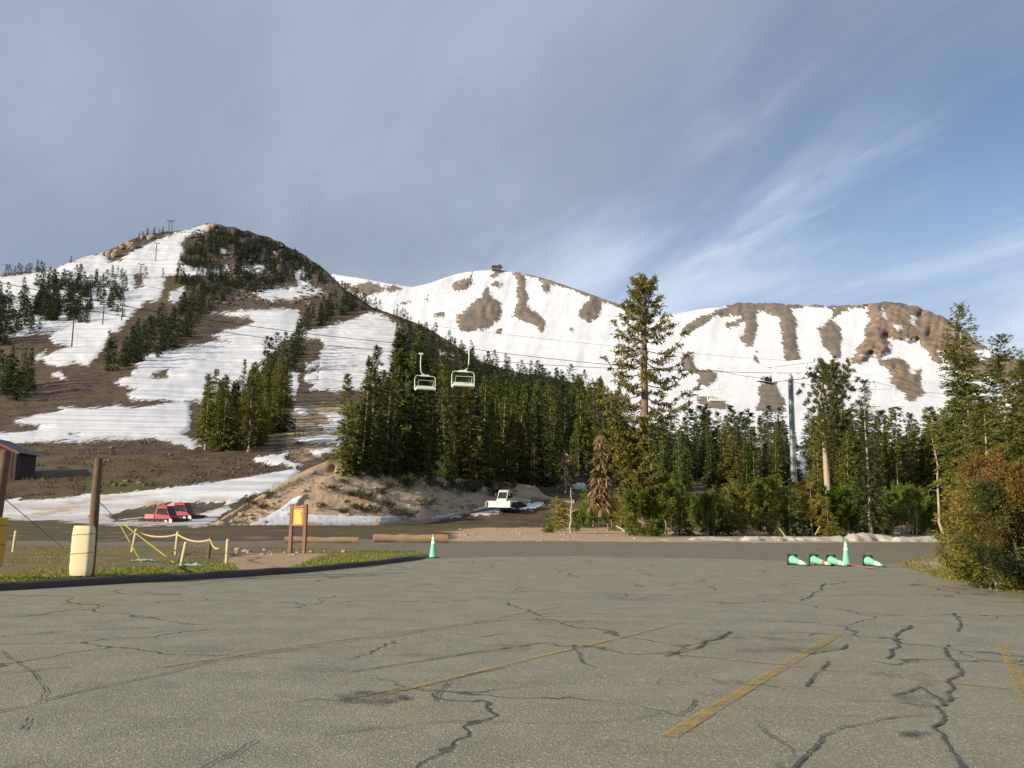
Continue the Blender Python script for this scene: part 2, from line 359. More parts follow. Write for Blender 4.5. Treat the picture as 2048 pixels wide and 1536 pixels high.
def build_hill():
    xs = np.arange(-900, 3001, 5.0); nr = 210
    t = np.linspace(0, 1, nr)**.92
    X = np.broadcast_to(xs, (nr, len(xs))).copy()
    top = HILL_TOP(xs)+fbm(xs/9, xs*0, 3, 3)*(2.0+2.4*smooth(370, 420, xs)*smooth(640, 600, xs))*smooth(200, 260, xs)*smooth(900, 740, xs)+fbm(xs/30, xs*0+4, 8, 3)*1.5
    bot = ROAD_EDGE(xs)+fbm(xs/22, xs*0+7, 4, 3)*1.6
    Y = bot[None]*(1-t[:, None])+top[None]*t[:, None]
    pts = P(X, Y, hillD(X, Y)); pts[0, :, 2] = -.05
    sn = np.full(X.shape, -30.0)
    for p in SNOW_POLYS: sn = np.maximum(sn, sdf(X, Y, p))
    for p in HOLES: sn = np.minimum(sn, -sdf(X, Y, p))
    sn = np.clip(sn, -30, 30)
    pts[..., 2] += np.clip(sn, 0, 3)/3*.35*smooth(1075, 900, Y)      # the snow lies on the ground
    rock = smooth(330, 400, X)*smooth(628, 600, Y)*smooth(760, 700, X)+smooth(700, 780, X)*.5*smooth(900, 760, Y)
    rock = np.clip(rock+np.clip(sdf(X, Y, [(205, 505), (262, 478), (335, 462), (375, 459), (330, 472), (262, 506), (238, 524), (212, 524)])/3, 0, 1), 0, 1)
    sand = smooth(1050, 1068, Y)*smooth(880, 980, X)*smooth(1240, 1130, X)*.9+.30*smooth(1040, 1062, Y)*smooth(1130, 1240, X)+.35*smooth(1040, 1060, Y)+.5*np.clip(sdf(X, Y, [(580, 800), (700, 800), (700, 900), (600, 935), (560, 900)])/25+.5, 0, 1)
    lawn = np.clip(.55*smooth(1020, 1060, Y)*smooth(700, 480, X)+.6*np.clip(sdf(X, Y, [(0, 900), (300, 900), (560, 912), (480, 945), (200, 970), (0, 985)])/20+.3, 0, .85)+.7*np.clip(sdf(X, Y, [(560, 1058), (760, 1052), (900, 1050), (1010, 1042), (1010, 1052), (900, 1062), (700, 1068)])/4+.5, 0, 1), 0, 1)
    lawn = np.where(X > 1080, lawn*.2, lawn)
    dirty = np.clip(.38+.45*smooth(600, 640, X)*smooth(620, 660, Y)+1.1*smooth(985, 1010, Y)*smooth(520, 400, X), 0, 1.2)  # last term: dirt plus painted shade on the face of the lower left strip
    # back slope
    last = pts[-1]; rows = [pts]
    for k, dz in ((1.02, 3), (1.10, 25), (1.35, 120), (1.8, 400)):
        q = last.copy(); q[:, 0] *= k; q[:, 1] *= k; q[:, 2] = np.maximum(q[:, 2]-dz*np.clip(last[:, 2]/250, .1, 1.2), -2); rows.append(q[None])
    V = np.concatenate(rows, 0); e = lambda a: np.concatenate([a, np.repeat(a[-1:], 4, 0)], 0)
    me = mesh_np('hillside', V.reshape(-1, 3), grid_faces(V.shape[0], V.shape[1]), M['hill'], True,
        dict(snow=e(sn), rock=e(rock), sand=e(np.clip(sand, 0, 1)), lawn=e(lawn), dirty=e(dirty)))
    return tag(link(bpy.data.objects.new('hillside', me)), 'brown ski hill with melting snow runs rising behind the parking lot', kind='structure')
build_hill()

# ---- the mountain behind
MT_TOP = lerpx([(300, 640), (560, 580), (640, 556), (668, 548), (720, 556), (780, 567), (826, 574), (860, 566), (900, 552), (925, 545), (960, 541), (990, 540), (1010, 541), (1040, 545), (1100, 560), (1160, 581), (1220, 602), (1260, 616), (1290, 628),
    (1310, 634), (1345, 629), (1400, 618), (1450, 613), (1480, 606), (1540, 606), (1600, 610), (1700, 612), (1745, 606), (1780, 603), (1830, 612), (1880, 630), (1905, 646), (1950, 680), (1990, 703), (2050, 722), (2300, 800), (3200, 880)])
ROCKS_AND_SHADE = [
 [(680, 562), (700, 568), (740, 565), (780, 572), (803, 575), (770, 586), (730, 592), (700, 587), (690, 577)], [(905, 571), (925, 560), (946, 549), (945, 566), (930, 581), (915, 581)],
 [(975, 574), (985, 590), (1003, 605), (1001, 640), (985, 650), (962, 661), (935, 666), (920, 661), (914, 630), (930, 620), (952, 604), (962, 588)], [(980, 570), (993, 560), (1006, 570), (995, 579)], [(984, 556), (990, 538), (1003, 543), (996, 553)],
 [(1022, 543), (1046, 544), (1053, 560), (1050, 580), (1059, 595), (1055, 605), (1066, 620), (1086, 635), (1094, 650), (1084, 664), (1065, 650), (1040, 641), (1027, 631), (1030, 610), (1036, 590), (1033, 560)],
 [(1030, 540), (1100, 555), (1180, 580), (1250, 607), (1300, 628), (1282, 642), (1230, 616), (1198, 599), (1202, 625), (1195, 640), (1175, 646), (1150, 633), (1164, 610), (1177, 597), (1120, 574), (1085, 563)],
 [(1085, 570), (1100, 572), (1098, 581), (1085, 578)], [(995, 660), (1006, 655), (1003, 671), (993, 668)], [(1138, 660), (1146, 657), (1144, 668)], [(783, 612), (830, 597), (828, 601), (788, 615)], [(874, 628), (890, 622), (886, 632)], [(845, 600), (855, 592), (858, 602)],  # thin sliver on the left snowfield is a shade mark, coloured as rock
 [(1310, 655), (1345, 645), (1354, 648), (1330, 665), (1312, 671)],
 [(1358, 669), (1380, 645), (1410, 628), (1450, 612), (1480, 600), (1560, 600), (1650, 604), (1740, 600), (1740, 615), (1690, 619), (1660, 616), (1612, 615), (1582, 618), (1592, 640), (1594, 680), (1601, 718), (1590, 724), (1570, 719), (1565, 690), (1562, 660), (1555, 636), (1532, 621),
  (1512, 625), (1516, 640), (1511, 680), (1500, 691), (1484, 681), (1490, 660), (1488, 646), (1460, 653), (1454, 650), (1475, 638), (1490, 631), (1460, 631), (1430, 636), (1400, 651), (1376, 669)],
 [(1507, 727), (1513, 703), (1519, 727)], [(1357, 716), (1375, 704), (1386, 710), (1391, 735), (1420, 738), (1434, 745), (1432, 765), (1415, 773), (1395, 771), (1395, 756), (1374, 741)],
 [(1516, 776), (1530, 766), (1540, 752), (1547, 762), (1557, 775), (1567, 800), (1572, 822), (1540, 826), (1512, 821), (1520, 800)],
 [(1638, 657), (1660, 640), (1670, 614), (1692, 614), (1665, 641), (1681, 655), (1686, 680), (1683, 695), (1679, 719), (1667, 721), (1660, 700), (1648, 690), (1642, 670)],
 [(1732, 600), (1790, 595), (1840, 605), (1880, 622), (1905, 640), (1950, 670), (2000, 690), (2048, 710), (2140, 750), (2010, 765), (1900, 742), (1882, 736), (1850, 706), (1840, 690), (1836, 680), (1815, 690), (1790, 682), (1770, 672), (1786, 700), (1760, 716), (1742, 706), (1732, 722), (1715, 731), (1701, 728), (1704, 710), (1720, 690), (1730, 660), (1741, 640), (1735, 625)],
 [(1756, 723), (1780, 718), (1800, 714), (1815, 730), (1823, 746), (1841, 740), (1839, 770), (1852, 786), (1820, 802), (1800, 780), (1785, 760), (1770, 740)],
 [(1395, 800), (1420, 790), (1450, 800), (1460, 815), (1440, 822), (1410, 812)]]
SNOW_OVER = [[(1772, 690), (1800, 696), (1815, 680), (1836, 681), (1839, 705), (1862, 726), (1890, 744), (1810, 712), (1770, 721), (1722, 714), (1744, 704), (1760, 714), (1786, 703)], [(1761, 618), (1770, 625), (1773, 637), (1764, 632)],
  [(1820, 636), (1829, 632), (1830, 648), (1823, 646)], [(1790, 650), (1803, 648), (1806, 656), (1794, 658)], [(1950, 700), (1985, 695), (2000, 715), (1960, 720)], [(1878, 700), (1895, 712), (1900, 735), (1884, 730)]]
_mt = np.array([(960, 880), (900, 1000), (830, 1260), (760, 1640), (700, 1900), (640, 2150), (600, 2300), (530, 2560)], float)[::-1]
def mountD(px, py, rocksd):
    D = np.interp(py, _mt[:, 0], _mt[:, 1])*(1-.00010*np.clip(px-1250, 0, 700))
    cl = smooth(1690, 1740, px)*smooth(2120, 1980, px)*smooth(790, 720, py)
    gul = fbm(px/38+py/140, py/130, 31, 5, .55)
    crag = (1-np.abs(fbm(px/13+py/60, py/70, 77, 4, .55)))*.7+.4*fbm(px/40, py/50, 78, 4)
    rk = smooth(-2, 12, rocksd)
    D = D*(1+.0075*gul-.006*rk*(1+fbm(px/9, py/14, 51, 4, .6))-.034*cl*rk*crag-.008*cl*rk*fbm(px/6.5, py/17, 79, 3, .6)+.0015*fbm(px/14, py/10, 91, 3))
    return D
def build_mountain():
    xs = np.arange(300, 3200, 4.0); nr = 150; t = np.linspace(0, 1, nr)
    X = np.broadcast_to(xs, (nr, len(xs))).copy()
    rough = smooth(1380, 1450, xs)*smooth(2200, 2000, xs)
    top = MT_TOP(xs)+fbm(xs/12, xs*0, 13, 4, .6)*(.8+2.6*rough)
    Y = 955*(1-t[:, None])+top[None]*t[:, None]
    rsd = np.full(X.shape, -30.0)
    for p in ROCKS_AND_SHADE: rsd = np.maximum(rsd, sdf(X, Y, p))
    sn = -rsd
    for p in SNOW_OVER: sn = np.maximum(sn, sdf(X, Y, p))
    sn = np.clip(sn, -30, 30)
    pts = P(X, Y, mountD(X, Y, rsd))
    rock = np.clip(smooth(1690, 1745, X)+.25, 0, 1)
    last = pts[-1]; rows = [pts]
    for k, dz in ((1.02, 15), (1.10, 120), (1.35, 500), (1.6, 900)):
        q = last.copy(); q[:, :2] *= k; q[:, 2] = np.maximum(q[:, 2]-dz, -3); rows.append(q[None])
    V = np.concatenate(rows, 0); e = lambda a: np.concatenate([a, np.repeat(a[-1:], 4, 0)], 0)
    z = np.zeros(X.shape)
    me = mesh_np('mountain', V.reshape(-1, 3), grid_faces(V.shape[0], V.shape[1]), M['mountain'], True,
        dict(snow=e(sn), rock=e(rock), dirty=e(z)))
    return tag(link(bpy.data.objects.new('mountain', me)), 'snow covered mountain ridge with bare brown rock bands and cliffs', kind='structure')
build_mountain()

# ---- the bank with the cut slope, in front of the stand of firs
BK_TOP = lerpx([(405, 1056), (430, 1044), (500, 1003), (560, 967), (620, 936), (655, 922), (685, 918), (715, 924), (760, 940), (800, 950), (900, 956), (1000, 962), (1060, 970), (1100, 984), (1150, 1000)])
BK_BOT = lerpx([(405, 1060), (480, 1059), (560, 1057), (640, 1055), (760, 1049), (850, 1042), (950, 1026), (1020, 1012), (1060, 1004), (1100, 998), (1150, 1006)])
BK_DEP = lerpx([(405, 1), (480, 4), (560, 8), (680, 15), (720, 16), (770, 16), (850, 16), (1000, 15), (1100, 9), (1150, 2)])
BK_D0 = lerpx([(405, 94), (500, 97), (640, 100), (760, 103), (850, 109), (950, 119), (1020, 124), (1100, 127), (1150, 127)])
def bankP(px, v):
    px, v = np.broadcast_arrays(np.asarray(px, float), np.asarray(v, float))
    b, t = BK_BOT(px), BK_TOP(px); y = b+(t-b)*v
    d0 = BK_D0(px)*smooth(900, 840, px)+(hillD(px, b)-.4)*(1-smooth(900, 840, px))
    D = d0+BK_DEP(px)*(v**1.25)+fbm(px/13, y/8, 44, 6, .7)*.40*np.sin(np.pi*np.clip(v, 0, 1))
    return P(px, y, D), y
BANK_SNOW = [[(488, 1055), (520, 1041), (556, 1022), (578, 1004), (598, 994), (618, 984), (614, 994), (600, 1008), (590, 1028), (640, 1031), (700, 1033), (760, 1034), (835, 1035), (790, 1042), (700, 1050), (620, 1054), (560, 1057)], [(870, 1034), (960, 1018), (1040, 1004), (1080, 1000), (1080, 1012), (960, 1032)]]
TRACK = [(438, 1052), (500, 1016), (560, 985), (620, 957), (675, 936)]
def build_bank():
    xs = np.arange(405, 1150, 3.0); nv = 46; v = np.linspace(0, 1, nv)
    X = np.broadcast_to(xs, (nv, len(xs))).copy(); V_ = np.broadcast_to(v[:, None], X.shape)
    pts, Y = bankP(X, V_)
    sn = np.full(X.shape, -30.)
    for p in BANK_SNOW: sn = np.maximum(sn, sdf(X, Y, p))
    sn = np.clip(sn, -30, 30); pts[..., 2] += np.clip(sn, 0, 4)/4*.3
    trk = lerpx(TRACK)(X); dist = np.abs(Y-trk)
    pts[..., 2] -= .35*smooth(11, 5, dist)*(X > 450)*(X < 670)
    rock = np.zeros(X.shape); sand = np.clip(1.1-.5*smooth(700, 950, X)+.3*smooth(9, 3, dist)*(X < 680), 0, 1)
    lawn = .75*smooth(12, 30, trk-Y)*(X < 690)*smooth(430, 480, X)+.25*smooth(780, 900, X)
    pts[0, :, 2] -= .25+2.4*smooth(900, 840, xs); pts[0, :, 1] += .3; sn[0] = -30; sn[1] = np.minimum(sn[1], 0)
    rows = [pts]; last = pts[-1]
    for k, dz in ((1.04, -.1), (1.10, .3), (1.17, 1.5), (1.35, 6)):
        q = last.copy(); q[:, :2] *= k
        q[:, 2] = q[:, 2]-np.maximum(dz*1.0, 0)-smooth(700, 640, xs)*(k-1)*26; rows.append(q[None])
    V = np.concatenate(rows, 0); e = lambda a: np.concatenate([a, np.repeat(a[-1:], 4, 0)], 0)
    me = mesh_np('bank', V.reshape(-1, 3), grid_faces(V.shape[0], V.shape[1]), M['hill'], True, dict(snow=e(sn), rock=e(rock), sand=e(sand), lawn=e(lawn*.6), dirty=e(sand*0+.2)))
    return tag(link(bpy.data.objects.new('bank', me)), 'sandy cut bank with a track up it below the fir stand', kind='structure')
build_bank()

# ------------------------------------------------------------------ ground, lot, road
def asphalt(name, c1, c2, warm):
    m, N, L, b = newmat(name); t = NT(N, L)
    big = t.noise(.12, 5, .6); mid = t.noise(1.3, 6, .6); st = t.noise(.9, 6, .6, t.mapping((.25, 1.4, 1), (0, 0, R(12))))
    grit = t.noise(42, 3, .7); stone = t.vor(55, 'F1'); rnd = t.vor(55, 'F1', out='Color')
    c = t.mix(t.step(mid, .3, .7), c1, c2)
    c = t.mix(t.m('MULTIPLY', t.step(big, .42, .62), .55), c, warm)
    c = t.mix(t.m('MULTIPLY', t.step(st, .55, .72), .38), c, tuple(k*.62 for k in c1))
    sep = N.new('ShaderNodeSeparateColor'); L.new(rnd, sep.inputs[0])
    c = t.mix(t.m('MULTIPLY', t.step(sep.outputs[0], .78, .98), .55), c, tuple(min(1, k*1.9) for k in c2))
    c = t.mix(t.m('MULTIPLY', t.step(grit, .50, .68), .6), c, tuple(k*.35 for k in c1))
    wob = t.noise(.9, 4, .6); v = N.new('ShaderNodeVectorMath'); v.operation = 'ADD'; sc = N.new('ShaderNodeVectorMath'); sc.operation = 'SCALE'
    nz = N.new('ShaderNodeTexNoise'); nz.inputs['Scale'].default_value = 1.1; nz.inputs['Detail'].default_value = 5; L.new(t.pos(), nz.inputs['Vector'])
    L.new(nz.outputs['Color'], sc.inputs[0]); sc.inputs['Scale'].default_value = 1.1; L.new(t.pos(), v.inputs[0]); L.new(sc.outputs[0], v.inputs[1])
    ck = t.vor(.33, 'DISTANCE_TO_EDGE', v.outputs[0]); gate = t.step(t.noise(.23, 3, .5), .42, .53)
    ckf = t.m('MULTIPLY', t.m('SUBTRACT', 1.0, t.step(ck, .002, .014)), gate)
    c = t.mix(t.m('MULTIPLY', ckf, .75), c, tuple(k*.22 for k in c1))
    L.new(c, b.inputs['Base Color']); b.inputs['Roughness'].default_value = .9; b.inputs['Specular IOR Level'].default_value = .22
    h = t.m('ADD', t.m('MULTIPLY', stone, .5), t.m('SUBTRACT', t.m('MULTIPLY', grit, .7), t.m('MULTIPLY', ckf, 1.2)))
    t.bump(h, .55, .016, b)
    return m
M['asphalt'] = asphalt('worn_asphalt', (.190, .180, .134), (.250, .235, .174), (.232, .212, .140))
M['road'] = asphalt('road_asphalt', (.150, .134, .098), (.182, .162, .116), (.175, .150, .098))
M['ground'] = simple('forest_floor', (.12, .09, .06), .95, 0, .4, .3, .3)
me = mesh_np('ground', [(-9000, -3000, -3.2), (9000, -3000, -3.2), (9000, 12000, -3.2), (-9000, 12000, -3.2)], [(0, 1, 2, 3)], M['ground'])
tag(link(bpy.data.objects.new('ground', me)), 'dark forest ground stretching to the horizon', kind='structure')
def flat_sheet(name, x0, x1, y0, y1, z, mat, nx=60, ny=60, wob=.0):
    X, Y = np.meshgrid(np.linspace(x0, x1, nx), np.linspace(y0, y1, ny)); Z = z+wob*fbm(X/7, Y/7, 2, 3)
    return mesh_np(name, np.stack([X, Y, Z], -1).reshape(-1, 3), grid_faces(ny, nx), mat, True)
LOT = tag(link(bpy.data.objects.new('parking_lot', flat_sheet('parking_lot', -150, 190, -40, 112, 0, M['asphalt'], 80, 40))), 'cracked grey asphalt parking lot', kind='structure')
def poly_mesh(name, pts, mat): return mesh_np(name, pts, [tuple(range(len(pts)))], mat)
fr = [(-700, 1108), (300, 1099), (640, 1100), (800, 1108), (868, 1114), (1000, 1113), (1200, 1112), (1400, 1116), (1560, 1121), (1700, 1127), (1800, 1127), (1860, 1117), (1920, 1109), (2100, 1105), (2600, 1108)]
fp = G(np.array([a for a, b in fr]), np.array([b for a, b in fr]), .005)
xb = np.linspace(2600, -700, 40); bp = G(xb, ROAD_EDGE(xb)-9, .005); bp[:, 1] = np.minimum(bp[:, 1], 109)
tag(link(bpy.data.objects.new('road', poly_mesh('road', np.concatenate([fp, bp]), M['road']))), 'brownish asphalt road crossing behind the lot', kind='structure')

# markings, cracks, stains on the lot
def ribbon(name, px, width, z, mat, jit=0, seg=.12, parent=LOT, wf=None, seed=0):
    p = G(np.array([a for a, b in px], float), np.array([b for a, b in px], float), z)[:, :2]
    d = np.r_[0, np.cumsum(np.hypot(*np.diff(p, axis=0).T))]; n = max(3, int(d[-1]/seg)); s = np.linspace(0, d[-1], n)
    q = np.stack([np.interp(s, d, p[:, 0]), np.interp(s, d, p[:, 1])], -1)
    tg = np.gradient(q, axis=0); tg /= np.linalg.norm(tg, axis=1)[:, None]+1e-9; nm = np.stack([-tg[:, 1], tg[:, 0]], -1)
    if jit:
        q = q+nm*(fbm(s*1.3+seed*9, s*0+seed, seed, 6, .72)*jit*.8)[:, None]
    wd = width*np.ones(n)/2
    if jit: wd = wd*(.55+.9*vnoise(s*5+seed*3, s*0+seed, seed+3)+.4*fbm(s*1.1, s*0+3, seed+5, 2)); wd[0] = wd[-1] = .003; wd = np.maximum(wd, .004)
    a = q+nm*wd[:, None]; b = q-nm*wd[:, None]
    V = np.concatenate([np.c_[a, np.full(n, z)], np.c_[b, np.full(n, z)]]); i = np.arange(n-1)
    Fc = np.stack([i, i+1, n+i+1, n+i], -1)
    return link(bpy.data.objects.new(name, mesh_np(name, V, Fc, mat)), parent)
def worn(name, col, lo, hi, scale, rough=.8, amax=1.0):
    m, N, L, b = newmat(name); t = NT(N, L)
    n1 = t.noise(scale, 6, .7); n2 = t.noise(scale*9, 3, .7)
    L.new(t.mix(n2, tuple(c*.75 for c in col), tuple(min(1, c*1.2) for c in col)), b.inputs['Base Color']); b.inputs['Roughness'].default_value = rough
    f = t.m('MULTIPLY', t.step(t.m('ADD', t.m('MULTIPLY', n1, .6), t.m('MULTIPLY', n2, .4)), lo, hi), amax)
    tr = N.new('ShaderNodeBsdfTransparent'); mx = N.new('ShaderNodeMixShader'); L.new(f, mx.inputs[0]); L.new(tr.outputs[0], mx.inputs[1]); L.new(b.outputs[0], mx.inputs[2]); L.new(mx.outputs[0], N['Material Output'].inputs[0])
    return m
M['paint'] = worn('worn_yellow_paint', (.42, .275, .08), .38, .60, 3.0, .8, .78)
M['faint_paint'] = worn('faded_yellow_paint', (.38, .25, .085), .42, .62, 2.5, .8, .8)
M['crack'] = worn('open_crack', (.060, .055, .048), .34, .52, 7)
M['thin_crack'] = worn('hairline_crack', (.03, .028, .026), .40, .5, 5)
M['stain'] = worn('oil_stain', (.085, .072, .060), .44, .74, 1.6, .7, .6)
M['tar'] = worn('tar_patch', (.035, .031, .028), .44, .60, 5, .7, .8)
for px, wd, mt in (([(745, 1393), (900, 1356), (1100, 1307), (1250, 1272), (1365, 1243)], .085, 'paint'), ([(1338, 1472), (1450, 1402), (1570, 1330), (1676, 1268)], .13, 'paint'), ([(2006, 1290), (2030, 1340), (2060, 1400), (2140, 1540)], .13, 'paint'),
                   ([(320, 1333), (600, 1290), (900, 1250), (1120, 1213)], .12, 'faint_paint'), ([(1080, 1282), (1250, 1298), (1500, 1322), (1900, 1364), (2300, 1405)], .10, 'faint_paint'), ([(1024, 1262), (960, 1272), (880, 1262)], .08, 'faint_paint')):
    ribbon('parking_line', px, wd, .009, M[mt])
CR = [([(1580, 1545), (1610, 1500), (1645, 1470), (1700, 1452), (1760, 1438), (1845, 1430)], .05), ([(1930, 1545), (1900, 1500), (1880, 1470), (1862, 1452), (1885, 1435), (1875, 1410)], .07), ([(1875, 1410), (1905, 1370), (1915, 1340), (1900, 1310), (1895, 1288)], .09),
      ([(1905, 1225), (1922, 1245), (1916, 1262)], .09), ([(1768, 1316), (1788, 1290), (1800, 1262), (1824, 1250)], .10), ([(1608, 1372), (1640, 1342), (1662, 1321)], .07), ([(1358, 1428), (1376, 1416), (1386, 1398)], .05), ([(1335, 1312), (1400, 1290), (1466, 1262)], .09),
      ([(1620, 1308), (1690, 1296), (1700, 1288)], .06), ([(640, 1468), (740, 1456), (900, 1441), (1040, 1445), (1200, 1442), (1270, 1437), (1320, 1425)], .026), ([(395, 1540), (440, 1515), (475, 1503), (512, 1478)], .035), ([(88, 1400), (200, 1372), (330, 1346), (430, 1321)], .06),
      ([(430, 1321), (700, 1282), (880, 1256), (1024, 1236), (1112, 1223)], .05), ([(0, 1302), (60, 1340), (84, 1375), (88, 1400), (60, 1410), (-40, 1430)], .04), ([(42, 1458), (66, 1434)], .04), ([(868, 1402), (880, 1380), (900, 1358), (1010, 1333)], .05), ([(1140, 1288), (1172, 1326), (1190, 1332)], .05),
      ([(1306, 1368), (1320, 1358), (1400, 1365), (1600, 1373)], .028), ([(-60, 1278), (110, 1262), (300, 1255)], .07), ([(700, 1342), (800, 1327), (960, 1302), (1085, 1284)], .06), ([(1420, 1172), (1430, 1180)], .10), ([(1600, 1200), (1640, 1180), (1650, 1166)], .10), ([(330, 1175), (560, 1150), (760, 1132)], .10),
      ([(-20, 1345), (60, 1340), (140, 1332)], .05), ([(1780, 1390), (1840, 1372), (1880, 1400)], .05), ([(1690, 1400), (1790, 1400), (1850, 1412)], .04)]
for i, (px, wd) in enumerate(CR): ribbon('crack', px, wd*.38, .013, M['crack'] if wd > .045 else M['thin_crack'], .10 if wd < .08 else .16, .03, seed=i+1)
def blob(name, px, py, rx, ry, mat, seed, z=.007, n=60, parent=LOT):
    t = np.linspace(0, 2*np.pi, n, endpoint=False); k = 1+.75*fbm(np.cos(t)*2.2+seed*5, np.sin(t)*2.2, seed, 4, .6)
    return link(bpy.data.objects.new(name, poly_mesh(name, G(px+np.cos(t)*rx*k, py+np.sin(t)*ry*k, z), mat)), parent)
for i, a in enumerate([(1828, 1467, 32, 7, 'tar'), (1246, 1487, 36, 9, 'stain'), (1560, 1288, 120, 16, 'stain'), (1450, 1270, 90, 9, 'stain'), (745, 1394, 70, 13, 'tar'), (1130, 1270, 40, 6, 'stain'), (260, 1368, 120, 9, 'stain'), (1300, 1195, 75, 5, 'stain'), (1850, 1390, 60, 30, 'stain'), (1800, 1348, 60, 8, 'stain'),
                       (640, 1335, 70, 7, 'stain'), (1010, 1295, 60, 9, 'stain'), (1425, 1388, 40, 10, 'stain'), (850, 1310, 70, 4, 'stain'), (1950, 1205, 40, 3, 'stain'), (1180, 1245, 120, 5, 'stain')]):
    blob('stain', a[0], a[1], a[2], a[3], M[a[4]], i+3, .0065+.0006*i if i % 2 else .0168+.0006*i)
# ================================================================== VEGETATION
def diamonds(b, d, L, W, rng, twist=None):
    """needle sprays: one small spear-shaped face each"""
    n = len(b); d = d/(np.linalg.norm(d, axis=1)[:, None]+1e-9)
    r = rng.normal(size=(n, 3)); s = np.cross(d, r); s /= np.linalg.norm(s, axis=1)[:, None]+1e-9
    m = b+d*(L*.42)[:, None]; tip = b+d*L[:, None]+np.c_[np.zeros(n), np.zeros(n), -.06*L]
    v = np.stack([b, m+s*W[:, None], tip, m-s*W[:, None]], 1).reshape(-1, 3)
    return v, np.arange(4*n).reshape(n, 4)
def trunk_mesh(name, H, r0, mat, rng, lean=.02, n=8, top=.96, r1=.015):
    k = 9; z = np.linspace(-.4, H*top, k); w_ = np.cumsum(rng.normal(size=(k, 2))*lean*H/k, 0); w_[0] = 0
    rr = np.linspace(r0, r1*1.5, k)*(1+.05*rng.normal(size=k)); rr[0] *= 1.25
    return MB().tube([(w_[i, 0], w_[i, 1], z[i]) for i in range(k)], list(rr), n).mesh(name, mat, True), (z, w_)
def conifer(name, seed, H, Rad, dens=1.0, t0=.07, prof=.85, droop=.25, spray=.75, barkmat='bark', r0=None, irregular=.25, size=1.0, mult=6):
    rng = np.random.default_rng(seed)
    tm, (tz, tw) = trunk_mesh('trunk', H, r0 or .013*H, M[barkmat], rng)
    B = []; Dd = []; Ls = []; Ws = []
    nl = int(34*dens); zs = np.sort(t0+(1-t0)*(rng.random(nl*6)**1.12))
    side = rng.random(3)*6.28
    for t in zs:
        az = rng.random()*6.283; ln = Rad*((1-t)**prof)*(.62+.5*rng.random())+.10
        ln *= 1+irregular*(math.sin(az*2+side[0]+t*9)+.6*math.sin(az*3+t*23+side[1]))*.6
        if t < t0+.12: ln *= .55+.4*rng.random()
        pitch = -.42+.95*t+.15*rng.normal()
        ks = max(2, int(ln*2.3/size)); s = np.linspace(.25, 1, ks)
        c, sn_ = math.cos(az), math.sin(az)
        p = np.stack([c*ln*s, sn_*ln*s, t*H+ln*s*math.tan(pitch)-droop*ln*s*s*(1-t)], -1)
        p[:, 0] += np.interp(t*H, tz, tw[:, 0]); p[:, 1] += np.interp(t*H, tz, tw[:, 1])
        m = mult
        pp = np.repeat(p, m, 0); a2 = az+rng.normal(size=len(pp))*.75
        dr = np.stack([np.cos(a2), np.sin(a2), math.tan(pitch)*.7-.25*(1-t)+rng.normal(size=len(pp))*.35], -1)
        B.append(pp+rng.normal(size=pp.shape)*.06); Dd.append(dr); l = spray*(.55+.7*rng.random(len(pp)))*(.55+.45*(1-t)); Ls.append(l); Ws.append(l*(.095+.06*rng.random(len(pp))))
    # leader
    k = 10; z = np.linspace(.93, 1.0, k)*H
    B.append(np.c_[np.zeros(k)+tw[-1, 0], np.zeros(k)+tw[-1, 1], z-.2]); Dd.append(np.c_[rng.normal(size=(k, 2))*.35, np.ones(k)]); Ls.append(np.full(k, spray*.55)); Ws.append(np.full(k, spray*.09))
    v, f = diamonds(np.concatenate(B), np.concatenate(Dd), np.concatenate(Ls), np.concatenate(Ws), rng)
    return tm, mesh_np('crown', v, f, M['needles']), H
FIRS = [conifer('fir', 10+i, 13, [1.6, 1.3, 1.9, 1.35, 1.7, 1.2, 2.1][i], [1.15, 1.1, 1.15, 1.2, 1.1, 1.1, 1.1][i], t0=[.03, .06, .04, .12, .03, .05, .02][i], prof=[.95, .85, 1.05, .75, .95, .9, 1.1][i], irregular=[.3, .4, .25, .5, .35, .3, .3][i], spray=.72, barkmat=['bark', 'bark', 'bark', 'pale_bark', 'bark', 'bark', 'bark'][i]) for i in range(7)]
SMALL = [conifer('fir', 60+i, 10, [1.5, 1.8, 1.3, 2.0][i], .42, t0=.02, prof=[.85, .75, .9, .7][i], irregular=.5, spray=1.15, size=1.7, mult=4) for i in range(4)]
def col(rng, base, v=.18):
    k = max(.6, 1+v*rng.normal()); return tuple(float(c*k*(1+.07*rng.normal())) for c in base)+(1.0,)
ONES = ['', 'first', 'second', 'third', 'fourth', 'fifth', 'sixth', 'seventh', 'eighth', 'ninth', 'tenth', 'eleventh', 'twelfth', 'thirteenth', 'fourteenth', 'fifteenth', 'sixteenth', 'seventeenth', 'eighteenth', 'nineteenth']
def nth(n):
    if n < 20: return ONES[n]
    t = {2: 'twent', 3: 'thirt', 4: 'fort', 5: 'fift', 6: 'sixt', 7: 'sevent', 8: 'eight', 9: 'ninet'}[n//10]
    return t+'ieth' if n % 10 == 0 else t+'y-'+ONES[n % 10]
GREEN, OLIVE, DARK, BROWN, RUST = (.070, .092, .024), (.108, .116, .027), (.038, .054, .022), (.17, .105, .06), (.20, .095, .030)
def place_tree(name, data, loc, H, colr, label, cat, group, rng, wide=1.0):
    tm, cm, h0 = data; s = H/h0
    e = empty(name, loc, rng.random()*6.28, label, cat, group); e.scale = (s*wide, s*wide, s); e.rotation_euler = (rng.normal()*.025, rng.normal()*.025, rng.random()*6.28)
    t = link(bpy.data.objects.new('trunk', tm), e)
    c = link(bpy.data.objects.new('crown', cm), e); c.color = colr
    return e

